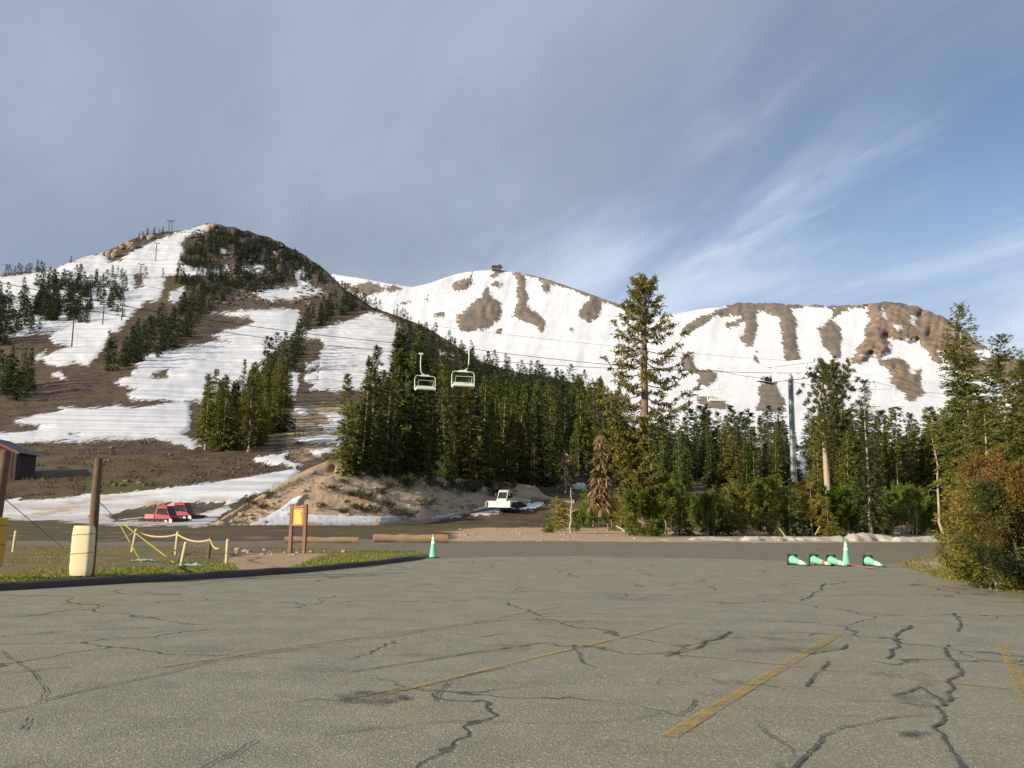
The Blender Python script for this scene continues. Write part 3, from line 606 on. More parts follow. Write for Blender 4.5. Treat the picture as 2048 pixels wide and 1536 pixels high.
# --- where the conifers stand: outlines of their bases on the hill, number, height in metres, tint, label
CL = [
 ([(185, 752), (220, 742), (300, 722), (345, 705), (400, 655), (425, 615), (405, 592), (345, 632), (300, 660), (250, 688), (205, 720)], 62, (11, 16.5), OLIVE, 'olive conifer in the slanting tree strip between two snow runs', 'trees between the left and middle snow runs'),
 ([(378, 884), (400, 898), (500, 910), (556, 895), (578, 868), (585, 810), (560, 770), (500, 822), (430, 858)], 46, (14, 19), OLIVE, 'tall green conifer in the island of trees beside the groomed middle run', 'trees in the island below the middle run'),
 ([(540, 770), (600, 745), (602, 690), (580, 700), (530, 745)], 14, (14, 18), DARK, 'dark conifer at the upper end of the tree island between the runs', 'trees at the top of the island between the runs'),
 ([(598, 664), (640, 652), (690, 630), (742, 618), (700, 604), (650, 618), (606, 640)], 30, (11, 15), GREEN, 'conifer in the clump at the head of the right hand snow run', 'trees at the head of the right run'),
 ([(-40, 690), (30, 690), (110, 650), (120, 610), (60, 588), (-40, 600)], 95, (10, 16), DARK, 'dark conifer on the snowy slope at the far left', 'trees on the snow at far left'),
 ([(60, 640), (175, 655), (190, 600), (170, 555), (120, 552), (70, 570)], 110, (9, 15), DARK, 'dark conifer among the scattered trees left of the small lift towers', 'scattered trees left of the small lift towers'),
 ([(165, 590), (250, 640), (262, 580), (250, 552), (190, 550)], 48, (8, 13), DARK, 'small dark conifer on the snow around the small lift towers', 'trees around the small lift towers'),
 ([(255, 560), (330, 556), (400, 600), (420, 590), (380, 558), (330, 552)], 24, (6, 10), GREEN, 'small conifer along the snow edge under the hill top', 'trees under the hill top'),
 ([(-10, 808), (70, 800), (88, 792), (60, 770), (-10, 766)], 12, (12, 17), GREEN, 'bushy conifer at the left picture edge above the shed', 'trees at the left edge above the shed'),
 ([(350, 555), (400, 600), (470, 605), (560, 575), (640, 565), (690, 600), (640, 540), (580, 505), (500, 475), (430, 462), (370, 480)], 700, (3.5, 9.0), DARK, None, None),
 ([(262, 476), (330, 464), (335, 466), (270, 482)], 10, (5, 8), DARK, 'little conifer on the skyline rocks left of the double tower', 'trees on the skyline rocks'),
 ([(0, 553), (30, 548), (80, 543), (150, 522), (140, 526), (60, 550)], 14, (7, 11), DARK, 'conifer standing against the sky at the far left ridge', 'trees on the far left ridge'),
 ([(640, 545), (700, 590), (760, 625), (830, 650), (800, 640), (740, 617), (690, 585)], 34, (6, 10), DARK, None, None),
 ([(790, 690), (800, 640), (900, 686), (1000, 730), (1150, 758), (1225, 825), (1260, 856), (1180, 880), (1050, 860), (900, 820), (820, 760)], 460, (6, 10.5), DARK, None, None),
 ([(720, 900), (770, 840), (820, 815), (900, 845), (1050, 880), (1220, 890), (1240, 930), (1100, 945), (900, 930), (720, 915)], 95, (13, 17.5), GREEN, 'conifer deep in the dark stand behind the bank', 'trees inside the dark stand behind the bank'),
 ([(1100, 975), (1240, 980), (1420, 985), (1600, 985), (1600, 955), (1420, 940), (1240, 940), (1110, 950)], 80, (7, 11.5), GREEN, 'conifer in the low dark forest behind the big ragged pine', 'low forest behind the big ragged pine'),
 ([(1230, 935), (1600, 950), (1760, 950), (2300, 955), (2300, 905), (1900, 900), (1500, 893), (1300, 880)], 90, (8, 12), DARK, None, None),
 ([(1610, 1020), (1760, 1030), (1900, 1030), (1900, 980), (1760, 970), (1620, 975)], 46, (9, 14.5), OLIVE, 'green conifer in the forest right of the lift tower', 'forest right of the lift tower'),
 ([(1900, 1040), (2200, 1045), (2200, 990), (1900, 985)], 20, (12, 17), OLIVE, 'tall conifer behind the rust coloured shrub at the right edge', 'trees at the right edge'),
 ([(1380, 870), (1520, 885), (1500, 850), (1430, 835)], 0, (9, 12), DARK, None, None),
]
rng = np.random.default_rng(7)
cand = []
for ci, (poly, n, (h0, h1), tint, label, group) in enumerate(CL):
    pa = np.array(poly, float); lo, hi = pa.min(0), pa.max(0); got = []
    tries = 0
    while len(got) < n and tries < 8000:
        tries += 1; x, y = lo+(hi-lo)*rng.random(2)
        if y < HILL_TOP(x)+2: continue
        if ci in (4, 5, 6, 9):    # clumped
            if vnoise(np.array([x/17.0]), np.array([y/11.0]), 66)[0] < .45: continue
        if not inside(x, y, poly): continue
        sp = 5 if ci not in (1, 2, 13, 14) else 8
        if ci == 9: sp = 3
        if any((x-a)**2+((y-b)*1.6)**2 < sp*sp*(1 if n < 100 else .3) for a, b in got): continue
        got.append((x, y))
    for x, y in got:
        p = hillP(x, y); H = (h0+(h1-h0)*rng.random())*(1 if rng.random() < .75 else .55+.3*rng.random()); cand.append((H/p[1]*(1 if -60 < x < 2100 else .3), p, H, tint, label, group, ci, x, y))
# the front row on the bank
row = [(690, 13, .2), (704, 9, .5), (722, 15.5, .3), (738, 17.5, .6), (752, 13, .8), (768, 15, .2), (783, 18, .7), (797, 21, .5), (812, 19.5, .9), (828, 22, .8), (845, 18, .2), (862, 16, .6), (880, 19, .9), (893, 15, .3), (908, 13, .6), (925, 17, .8), (940, 15.5, .2), (955, 13.5, .5), (968, 17, .8), (980, 14, .3), (993, 12, .6), (1006, 14.5, .9), (1018, 11, .2), (1032, 13, .6), (1046, 10.5, .8), (1060, 14, .4), (1075, 12, .7), (1092, 15.5, .5), (1106, 11, .9),
       (697, 5, -.1), (714, 6, -.1), (745, 6.5, -.1), (760, 5, -.1), (790, 7, -.1), (820, 6, 0), (850, 7, 0), (905, 7, 0), (1000, 6, 0), (1070, 7, 0)]
row.sort()
for ri, (x, H, b) in enumerate(row):
    vv = min(1.0, float((BK_BOT(x)-950)/(BK_BOT(x)-BK_TOP(x)))); p, _ = bankP(x, vv); p = p.copy(); k = 1+.045*max(b, 0); p[:2] *= k; p[2] -= .15
    cand.append((H/p[1]+1, p, H, GREEN if rng.random() < .5 else OLIVE, ('%s conifer from the left in the front row on the sandy bank' if H > 8 else 'short %s conifer from the left in the front row on the bank') % nth(ri+1), 'front row of trees on the bank', 99, x, 0))
cand.sort(key=lambda c: -c[0] if c[4] else 1)
single = [c for c in cand if c[4]][:300]; keep = set(id(c) for c in single)
for c in single:
    sc, p, H, tint, label, group, ci, x, y = c
    far = p[1] > 420
    data = SMALL[rng.integers(4)] if far else FIRS[rng.integers(7)]
    cc = tint if rng.random() < .72 else (OLIVE if rng.random() < .6 else GREEN)
    if ci == 99 and abs(x-1032) < 3: cc = (.13, .075, .025)
    if ci != 99 and rng.random() < .04: cc = (.14, .12, .09)
    place_tree('fir_tree', data, p+np.array([0, 0, -.15]), H, col(rng, cc), label, 'tree', group, rng, .8+.6*rng.random()**1.5)
# the rest, far off, as one mass
def merge_far():
    V = []; Fc = []; n = 0; TV = []; TF = []; tn = 0
    def arr(me):
        v = np.empty(len(me.vertices)*3, np.float32); me.vertices.foreach_get('co', v)
        return v.reshape(-1, 3)
    base = [(arr(s[1]), arr(s[0])[::1]) for s in SMALL]
    for c in cand:
        if id(c) in keep: continue
        sc, p, H, tint, label, group, ci, x, y = c
        k = rng.integers(4); v = base[k][0]*(H/10); a = rng.random()*6.28; w_ = .9+.5*rng.random()
        r = np.stack([(v[:, 0]*math.cos(a)-v[:, 1]*math.sin(a))*w_, (v[:, 0]*math.sin(a)+v[:, 1]*math.cos(a))*w_, v[:, 2]], -1)+p
        V.append(r); Fc.append(np.arange(len(r)).reshape(-1, 4)+n); n += len(r)
    o = link(bpy.data.objects.new('distant_conifers', mesh_np('distant_conifers', np.concatenate(V), np.concatenate(Fc), M['needles'])))
    o.color = (*DARK, 1); return tag(o, 'far dark conifer wood spread over the ridge and the hill top', 'wood', kind='stuff')
merge_far()

# --- trees with a shape of their own
def big_pine():
    """ragged old pine: bare bent limbs that turn up at the ends, tufts along them"""
    rng = np.random.default_rng(5); H = 22.6; base = P(1288, 1056, 79.0)
    e = empty('ragged_pine_tree', base, 0, 'tallest ragged pine with bare bent limbs standing against the snow mountain', 'tree')
    k = 14; z = np.linspace(-.3, H, k); tx = np.array([0, 0, .02, .05, .06, .05, .1, .12, .1, .15, .1, .12, .15, .1])*1.2; ty = rng.normal(size=k)*.05
    rad = np.interp(z/H, [0, .05, .4, .8, 1], [.62, .50, .36, .20, .07])
    MB().tube([(tx[i], ty[i], z[i]) for i in range(k)], list(rad), 12).build('trunk', M['red_bark'], e, True)
    B = []; Dd = []; Ls = []; Ws = []; tw = MB()
    def tuft(p, d, n, l):
        d = d/np.linalg.norm(d)
        for _ in range(n):
            q = p-d*rng.random()*.45; B.append(q+rng.normal(size=3)*.04); x = d*.55+rng.normal(size=3)*.62; x[2] -= .12; Dd.append(x); L_ = l*(.6+.7*rng.random()); Ls.append(L_); Ws.append(L_*.17)
    prof = lambda t: np.interp(t, [.03, .10, .2, .30, .40, .5, .6, .7, .76, .84, .92, 1], [.8, 1.5, 2.4, 3.3, 3.6, 4.8, 4.6, 3.9, 2.5, 1.9, 1.4, .7])
    n = 88
    for i in range(n):
        t = .06+.93*(i+rng.random()*.7)/n; az = i*2.399+rng.normal()*.35
        if t < .36 and math.cos(az) > .15 and rng.random() < .8: az = math.pi-az      # right side bare low down
        if .80 < t and math.cos(az) > 0 and rng.random() < .65: az = math.pi-az
        ln = prof(t)*(.62+.5*rng.random()); c, s_ = math.cos(az), math.sin(az); up = .02+.3*(t-.4)+rng.normal()*.12
        pts = []; m = 7
        for j in range(m):
            u = j/(m-1); zz = t*H+ln*(up*u-.30*math.sin(u*2.6)*.6+.42*u**3*(.6+.5*rng.random()))
            wv = .10*ln*math.sin(u*5+i); pts.append(np.array([c*ln*u-s_*wv*u+.1, s_*ln*u+c*wv*u, zz]))
        tw.tube(pts, list(np.linspace(.085*(1.1-t*.6), .018, m)), 5)
        for j in range(1, m):
            fr_ = j/(m-1)
            if fr_ < .17 and t > .3: continue
            d = pts[j]-pts[j-1]; d /= np.linalg.norm(d)
            nb = 2 if t > .36 else 3
            for sgn in range(nb):
                a2 = az+(-1)**sgn*(.5+.6*rng.random()); l2 = (.45+.75*rng.random())*(1.15-fr_*.55)
                d2 = np.array([math.cos(a2), math.sin(a2), -.15+.55*rng.random()]); q = pts[j]+d2*l2; q[2] += .05
                tw.tube([pts[j], pts[j]*.5+q*.5+np.array([0, 0, -.10*l2]), q], [.022, .016, .010], 4)
                nt_ = 17 if t > .36 else 26
                for u in np.linspace(.25, 1, 4): tuft(pts[j]*(1-u)+q*u, d2, nt_//4, .36 if t > .36 else .42)
        tuft(pts[-1], d, 12, .30)
    for zz in np.linspace(.2, .8, 70)*H:
        a_ = rng.random()*6.28; tuft(np.array([.1+.3*math.cos(a_), .3*math.sin(a_), zz]), np.array([math.cos(a_), math.sin(a_), .3]), 9, .36)
    for zz in np.linspace(.80, 1, 26)*H: tuft(np.array([.12+rng.normal()*.1, rng.normal()*.1, zz]), np.array([-.5*rng.random(), rng.normal()*.3, .7]), 10, .34)
    tw.build('limbs', M['bark'], e); e.children[-1].name = 'branch_frame'; e.children[-1]['kind'] = 'stuff'
    v, f = diamonds(np.array(B), np.array(Dd), np.array(Ls), np.array(Ws), rng)
    c = link(bpy.data.objects.new('crown', mesh_np('crown', v, f, M['needles'])), e); c.color = (.115, .110, .030, 1)
big_pine()

def tufted(seed, H, Rad, nb, t0, tuft_n, tuft_l, barkmat='bark', r0=.08, upturn=.6, prof=None, multi=1, wid=.075):
    """young pine with upturned shoots"""
    rng = np.random.default_rng(seed); B = []; Dd = []; Ls = []; Ws = []; tw = MB()
    for s in range(multi):
        off = rng.normal(size=2)*(.35 if multi > 1 else 0); ln_ = rng.normal(size=2)*.10; Hs = H*(1-.25*rng.random()*(s > 0))
        stem = lambda z: np.array([off[0]+ln_[0]*z, off[1]+ln_[1]*z, z])
        tw.tube([stem(-.3), stem(Hs*.3)+np.r_[rng.normal(size=2)*.06, 0], stem(Hs*.65), stem(Hs*.97)], [r0, r0*.8, r0*.5, .015], 7)
        for i in range(nb//multi):
            t = t0+(1-t0)*(i+rng.random())/(nb//multi); az = rng.random()*6.283
            ln = Rad*(np.interp(t, [0, .15, .35, .6, .85, 1], [.6, .95, 1, .68, .36, .1]) if prof is None else prof(t))*(.65+.6*rng.random())
            a = stem(t*Hs*.95); c, s_ = math.cos(az), math.sin(az); pts = []
            for j in range(5):
                u = j/4; pts.append(a+np.array([c*ln*u, s_*ln*u, ln*(upturn*u*u+.1*u)]))
            tw.tube(pts, [.022, .018, .015, .012, .008], 4)
            for j in range(1, 5):
                for sh in range(2):
                    d = pts[j]-pts[j-1]; d = d/np.linalg.norm(d)+rng.normal(size=3)*.45+np.array([0, 0, .3]); q = pts[j]+d*.12*sh
                    n = tuft_n
                    x = d/np.linalg.norm(d)*.8+rng.normal(size=(n, 3))*.6; l = tuft_l*(.6+.7*rng.random(n))
                    B.append(q+rng.normal(size=(n, 3))*.07); Dd.append(x); Ls.append(l); Ws.append(l*(wid+.05*rng.random(n)))
    v, f = diamonds(np.concatenate(B), np.concatenate(Dd), np.concatenate(Ls), np.concatenate(Ws), rng)
    return tw.mesh('trunk', M[barkmat]), mesh_np('crown', v, f, M['needles']), H
YF = [conifer('y', 140+i, 4.5, [1.3, 1.05, 1.5][i], .75, .03, [.8, .7, .75][i], .1, .36, 'pale_bark', .06, .6, .42) for i in range(3)]
YP = [tufted(30, 4.2, 1.25, 40, .06, 24, .25, 'pale_bark', .06, .9), tufted(31, 3.6, 1.3, 40, .12, 24, .25, 'pale_bark', .05, .8, multi=2), tufted(32, 5.0, 1.15, 44, .15, 22, .26, 'bark', .07, 1.0), tufted(33, 3.0, 1.2, 34, .04, 24, .25, 'bark', .05, .7, multi=2), tufted(34, 4.4, 1.5, 48, .22, 22, .26, 'pale_bark', .06, .9, multi=3), tufted(35, 4.6, .95, 36, .1, 24, .26, 'pale_bark', .06, 1.1)]
yp = [(1112, 1058, 3.4), (1128, 1052, 2.4), (1148, 1064, 2.2), (1172, 1048, 3.6), (1196, 1050, 3.6), (1218, 1052, 3.2), (1240, 1058, 3.0), (1262, 1052, 4.0), (1300, 1058, 3.9), (1330, 1052, 4.6), (1352, 1060, 3.5), (1380, 1052, 4.0), (1402, 1062, 3.6), (1428, 1056, 4.4), (1452, 1062, 3.8), (1480, 1066, 3.6), (1500, 1056, 5.0), (1524, 1060, 5.2), (1546, 1064, 4.4), (1566, 1052, 4.2), (1590, 1060, 4.6), (1614, 1066, 3.8), (1634, 1054, 4.8), (1656, 1064, 3.6), (1684, 1060, 3.8), (1708, 1056, 4.2), (1730, 1066, 3.2), (1756, 1058, 4.6), (1784, 1066, 4.4), (1806, 1056, 4.8), (1832, 1066, 4.0), (1856, 1060, 5.2), (1880, 1064, 4.2), (1905, 1058, 5.4), (1280, 1066, 1.5), (1560, 1072, 1.3), (1660, 1074, 1.4), (1290, 1050, 4.2), (1318, 1068, 1.0), (1095, 1062, 1.6)]
rng = np.random.default_rng(21)
yp += [(1272, 1068, 3.4), (1306, 1070, 3.2), (1638, 1068, 3.4), (1674, 1069, 3.2), (1657, 1071, 3.5), (1580, 1069, 3.8), (1562, 1067, 4.4), (1598, 1068, 4.2), (1440, 1068, 3.4), (1495, 1069, 3.6), (1765, 1069, 3.4), (1695, 1068, 3.6), (1650, 1068, 3.9), (1284, 1069, 3.6), (1365, 1068, 3.2), (1415, 1069, 3.4), (1535, 1069, 3.6), (1745, 1068, 3.8), (1815, 1069, 3.8), (1848, 1068, 4.0), (1795, 1060, 4.6), (1512, 1066, 4.8), (1345, 1066, 4.0), (1468, 1054, 4.4), (1720, 1062, 4.6), (1870, 1069, 3.6)]
yp.sort(); bi = 0
for i, (x, y, H) in enumerate(yp):
    small = H < 1.8; bi += not small
    place_tree('young_pine_tree', YP[rng.integers(6)] if rng.random() < .6 else YF[rng.integers(3)], hillP(x, y+3)+np.array([0, 0, -.1]), H*(.95+.4*rng.random()), col(rng, (.110, .145, .026) if rng.random() < .6 else (.145, .135, .030), .25),
        'ankle-high pine seedling at the foot of the roadside thicket' if small else '%s young pine from the left in the roadside thicket' % nth(bi), 'tree', 'pine seedlings at the verge' if small else 'young pines along the road', rng, 1.1)
# pale-stemmed crooked little snag at the left end of the thicket
def snag(name, loc, H, r0, mat, label, nb=14, bl=.9, droop=.0, seed=1, twigs=0, tcol=None, bend=.15):
    rng = np.random.default_rng(seed); e = empty(name, loc, 0, label, 'tree'); k = 8; z = np.linspace(-.2, H, k); w_ = np.cumsum(rng.normal(size=(k, 2))*bend*H/k, 0); w_[0] = 0
    MB().tube([(w_[i, 0], w_[i, 1], z[i]) for i in range(k)], list(np.linspace(r0, .03, k)), 8).build('trunk', M[mat], e, True)
    tw = MB(); B = []; Dd = []
    for i in range(nb):
        t = .15+.8*rng.random(); az = rng.random()*6.28; ln = bl*(1.05-t)*(.6+.8*rng.random()); c = np.array([np.interp(t*H, z, w_[:, 0]), np.interp(t*H, z, w_[:, 1]), t*H])
        q = c+np.array([math.cos(az)*ln, math.sin(az)*ln, ln*(.2-droop)]); mid_ = (c+q)/2+np.array([0, 0, .12*ln]); tw.tube([c, mid_, q], [.03, .022, .008], 4)
        for _ in range(twigs):
            u = rng.random(); B.append(c*(1-u)+q*u); Dd.append(rng.normal(size=3)*.5+np.array([math.cos(az)*.4, math.sin(az)*.4, -droop*1.3]))
    tw.build('branch_frame', M[mat], e)['kind'] = 'stuff'
    if twigs:
        n = len(B); l = .5+.5*rng.random(n); v, f = diamonds(np.array(B), np.array(Dd), l, l*.10, rng)
        o = link(bpy.data.objects.new('dead_needles', mesh_np('dead_needles', v, f, M['needles'])), e); o.color = tcol
    return e
snag('dead_tree', P(1201, 1030, 92), 8.6, .24, 'red_bark', 'dead brown conifer with drooping twigs left of the big ragged pine', 120, 1.35, .75, 3, 16, (.20, .14, .095, 1), .03)
snag('dead_tree', hillP(1131, 985), 6.5, .22, 'pale_bark', 'thin bleached dead conifer at the dark forest edge', 46, 1.3, .4, 4, 8, (.26, .20, .13, 1), .04)
snag('dead_tree', P(1142, 1062, 72), 3.4, .09, 'pale_bark', 'crooked pale little dead tree at the left end of the thicket', 16, 1.3, 0, 5, 0, None, .22)
snag('dead_tree', P(1888, 1068, 72), 7.6, .12, 'pale_bark', 'slender bleached bare stem bending beside the tall right pine', 8, .8, 0, 6, 0, None, .16)
snag('dead_tree', bankP(786, 1.0)[0], 9, .13, 'pale_bark', 'bare pale trunk in the front row of the fir stand', 12, .6, 0, 8, 0, None, .03)
snag('dead_tree', bankP(880, 1.0)[0]+np.array([0, -.6, 0]), 10, .12, 'pale_bark', 'thin grey bare trunk under the left pair of lift chairs', 9, .6, 0, 9, 0, None, .03)
snag('dead_tree', hillP(1800, 1040), 7.5, .16, 'pale_bark', 'pale bare trunk between green pines right of the stout pine', 10, .9, 0, 10, 0, None, .06)

def stout_pine():
    rng = np.random.default_rng(14); base = hillP(1656, 1050); H = 330/F*base[1]; k_ = base[1]/82
    e = empty('stout_pine_tree', base, 0, 'stout pine with pale bare trunk and dense bushy top right of the lift tower', 'tree')
    z = np.linspace(-.3, H*.97, 9); MB().tube([(.10*math.sin(i), .03*i-.1, z[i]) for i in range(9)], list(np.linspace(.52, .05, 9)), 10).build('trunk', M['pale_bark'], e, True)
    prof = lambda t: np.interp(t, [.42, .48, .54, .60, .66, .76, .88, .95, 1], [.4, 1.7, 1.9, 1.3, 2.2, 2.1, 1.75, 1.2, .7])*k_
    _, cm, _ = tufted(15, H, 1.0, 125, .44, 26, .42, 'bark', .1, .75, prof)
    tm, _, _ = tufted(15, H, 1.0, 125, .44, 1, .1, 'bark', .02, .75, prof)
    link(bpy.data.objects.new('branch_frame', tm), e)['kind'] = 'stuff'
    c = link(bpy.data.objects.new('crown', cm), e); c.color = (.105, .115, .034, 1)
stout_pine()
def tall_right(px, py, D, H, Rad, label, seed, r0, colr, t0, pr=.8, dens=2.2):
    tm, cm, h = conifer('c', seed, H, Rad, dens, t0, pr, .3, .55, 'pale_bark', r0, .5, .62)
    e = empty('tall_conifer_tree', P(px, py, D), 0, label, 'tree')
    link(bpy.data.objects.new('trunk', tm), e); c = link(bpy.data.objects.new('crown', cm), e); c.color = (*colr, 1)
tall_right(1944, 1078, 70, 18.2, 2.9, 'tall conifer with long pale trunk left of the right edge', 71, .38, (.092, .104, .027), .26, .62)
tall_right(2026, 1085, 66, 15.2, 3.2, 'broad tall conifer rising at the right picture edge', 72, .30, (.076, .088, .025), .05, .6)
tall_right(1742, 1062, 90, 15.0, 1.5, 'narrow dark spire of a conifer right of the stout pine', 73, .20, (.05, .062, .024), .06, .6, 1.5)
tall_right(1985, 1090, 60, 9.5, 2.4, 'olive conifer below the tall pale-trunked one', 74, .18, (.098, .104, .026), .03, .6, 1.8)
tall_right(2075, 1110, 50, 11, 2.6, 'olive conifer cut by the right picture edge', 75, .2, (.095, .10, .026), .03, .6, 1.8)

# rust coloured shrubs on the spit at the right
def shrub(px, py, H, Rad, label, seed, c_low, c_top, nb=70):
    rng = np.random.default_rng(seed); base = G(px, py, .12)
    e = empty('rusty_shrub', base, 0, label, 'shrub')
    tm, cm, _ = tufted(seed, H, Rad, nb, .0, 34, .125, 'bark', .035, .12, lambda t: np.interp(t, [0, .12, .35, .6, 1], [.9, 1.35, .95, .7, .12]), 3)
    link(bpy.data.objects.new('stems', tm), e).name = 'stem_frame'
    c = link(bpy.data.objects.new('crown', cm), e); c.color = (*c_low, 1)
    _, c2, _ = tufted(seed+50, H*1.04, Rad*.95, int(nb*.7), .22, 22, .12, 'bark', .02, .35, lambda t: np.interp(t, [0, .3, .6, 1], [.6, .95, .8, .15]), 3)
    o = link(bpy.data.objects.new('withered_crown', c2), e); o.color = (*c_top, 1)
shrub(1976, 1170, 2.5, .75, 'rust and green shrub nearest the lot on the dirt spit', 81, (.115, .125, .026), (.17, .125, .038), 76)
shrub(2056, 1178, 3.0, 1.0, 'large rust coloured shrub cut by the right picture edge', 82, (.095, .11, .024), (.19, .115, .034), 90)
shrub(2010, 1150, 3.5, .95, 'orange brown shrub rising behind the nearest one on the spit', 83, (.125, .12, .028), (.20, .125, .038), 80)
shrub(2105, 1182, 2.4, 1.0, 'dark green shrub just past the right edge of the lot', 84, (.035, .05, .018), (.06, .06, .02), 60)

# low brush on the bank
BR = [tufted(90+i, .9, .95, 18, .02, 9, .22, 'bark', .03, .4, lambda t: 1.0-.4*t, 3) for i in range(3)]
rng = np.random.default_rng(9)
for x, v, h in [(822, .75, 1.2), (845, .8, 1.3), (868, .72, 1.0), (900, .62, 1.3), (925, .7, 1.4), (950, .6, 1.2), (975, .75, 1.3), (700, .45, .7), (728, .42, .8), (690, .62, .6), (738, .2, .8), (770, .3, .8), (705, .25, .6), (775, .7, .7), (790, .15, .7), (650, .3, .5), (660, .55, .6), (545, .8, .5), (520, .6, .5), (505, .85, .5), (810, .1, .7), (985, .5, 1.0), (760, .55, .7), (1020, .7, 1.0), (680, .2, .5), (850, .35, .8)]:
    place_tree('low_bush', BR[rng.integers(3)], bankP(x, v)[0]-np.array([0, 0, .05]), h, col(rng, (.060, .062, .026)), 'low dark bush growing on the sandy cut bank', 'bush', 'bushes on the sandy bank', rng, 1.3)
# ================================================================== VERGES
M['verge'] = terrain_mat('verge_ground', (.20, .14, .085), (.115, .08, .05), (.150, .150, .040), (.2, .15, .1), (.1, .08, .06), .9, 1, (.34, .25, .16), .5, .05)
def patch(name, outline_px, zmax, rise, label, lawnf, sandf, z0=.0, nx=110, ny=60, und=.05):
    """a low raised patch of earth inside an outline on the flat lot"""
    o = G(np.array([a for a, b in outline_px], float), np.array([b for a, b in outline_px], float), 0)[:, :2]
    lo, hi = o.min(0)-.1, o.max(0)+.1
    X, Y = np.meshgrid(np.linspace(lo[0], hi[0], nx), np.linspace(lo[1], hi[1], ny))
    d = sdf(X, Y, o); Z = z0+zmax*smooth(-.05, rise, d)+und*fbm(X/1.2, Y/1.2, 6, 4)*smooth(0, rise, d)
    Z = np.where(d < 0, -.05, Z)
    px, py = project(np.stack([X, Y, Z], -1))
    me = mesh_np(name, np.stack([X, Y, Z], -1).reshape(-1, 3), grid_faces(ny, nx), M['verge'], True,
        dict(snow=np.full(X.shape, -30.), rock=np.zeros(X.shape), sand=sandf(px, py), lawn=lawnf(px, py), dirty=np.zeros(X.shape)))
    me2 = me
    ob = tag(link(bpy.data.objects.new(name, me)), label, kind='structure')
    return ob, (lambda x, y: (z0+zmax*smooth(-.05, rise, sdf(np.atleast_1d(x), np.atleast_1d(y), o))+und*fbm(np.atleast_1d(x)/1.2, np.atleast_1d(y)/1.2, 6, 4)*smooth(0, rise, sdf(np.atleast_1d(x), np.atleast_1d(y), o)))), o
KERB = [(-520, 1204), (-200, 1192), (0, 1181), (200, 1169), (440, 1156), (600, 1145), (740, 1131), (820, 1121), (856, 1115)]
ISL = KERB+[(866, 1112), (840, 1108), (780, 1105), (700, 1102), (560, 1099), (300, 1096), (0, 1095), (-520, 1098)]
ground_lawn = lambda px, py: np.clip(.42+.35*fbm(px/90, py/9, 12, 3)+.5*smooth(1130, 1150, py)*smooth(640, 780, px)+.35*smooth(18, 4, np.abs(py-lerpx(KERB)(px)+14)), 0, 1)*(1-.9*np.clip(sdf(px, py, [(440, 1118), (520, 1108), (640, 1108), (610, 1125), (560, 1142), (480, 1146), (470, 1132)])/5+.3, 0, 1))
ground_sand = lambda px, py: np.clip(.25+.9*np.clip(sdf(px, py, [(440, 1118), (520, 1106), (660, 1106), (630, 1125), (560, 1142), (480, 1146), (470, 1132)])/6+.2, 0, 1), 0, 1)
ISLAND, isl_z, isl_o = patch('grass_island', ISL, .12, .5, 'patchy grass island beside the lot behind a dark kerb', ground_lawn, ground_sand, 0, 200, 90, .03)
SPIT = [(1786, 1127), (1850, 1116), (1915, 1109), (2100, 1102), (2600, 1100), (2900, 1330), (2500, 1268), (2200, 1213), (2048, 1189), (1960, 1175), (1880, 1158), (1820, 1140)]
SPITO, spit_z, spit_o = patch('dirt_spit', SPIT, .32, 2.2, 'low dirt spit with needles and thin grass at the right', lambda px, py: .55*smooth(1100, 1160, py)*smooth(26, 4, np.abs(py-lerpx([(1786, 1127), (1880, 1158), (2048, 1189), (2900, 1330)])(px)+8))+.1, lambda px, py: .5+.3*fbm(px/40, py/12, 3, 3), 0, 120, 70, .06)
def island_at(px, py, z=.12):
    for _ in range(4):
        p = G(px, py, z); z = float(isl_z(p[0], p[1])[0])
    return np.array([p[0], p[1], z])

# kerb: a rolled asphalt berm
M['kerb'] = simple('dark_asphalt_kerb', (.060, .043, .046), .95, 0, .35, 7, .6)
def kerb():
    p = G(np.array([a for a, b in KERB]), np.array([b for a, b in KERB]), 0)[:, :2]
    d = np.r_[0, np.cumsum(np.hypot(*np.diff(p, axis=0).T))]; s = np.linspace(0, d[-1], 170)
    q = np.stack([np.interp(s, d, p[:, 0]), np.interp(s, d, p[:, 1])], -1)
    k = np.ones(9)/9; q[4:-4] = np.stack([np.convolve(q[:, i], k, 'valid') for i in (0, 1)], -1)
    tg = np.gradient(q, axis=0); tg /= np.linalg.norm(tg, axis=1)[:, None]; nm = np.stack([-tg[:, 1], tg[:, 0]], -1)
    prof = [(-.14, -.02), (-.12, .08), (-.07, .135), (.02, .155), (.12, .14), (.2, .04)]
    fade = smooth(d[-1], d[-1]-3, s)*.8+.2
    V = []
    for j, (a, z) in enumerate(prof):
        w_ = fbm(s*1.7+j*5, s*0+j, j, 3)*.03
        V.append(np.c_[q+nm*(a+w_)[:, None], z*fade*(1+.25*fbm(s*.8, s*0+j*.3, 5, 3)) if z > 0 else np.full(len(s), z)])
    me = mesh_np('kerb', np.concatenate(V), grid_faces(len(prof), len(s)), M['kerb'], True)
    tag(link(bpy.data.objects.new('kerb', me)), 'dark rolled asphalt kerb along the grass island', kind='structure')
kerb()

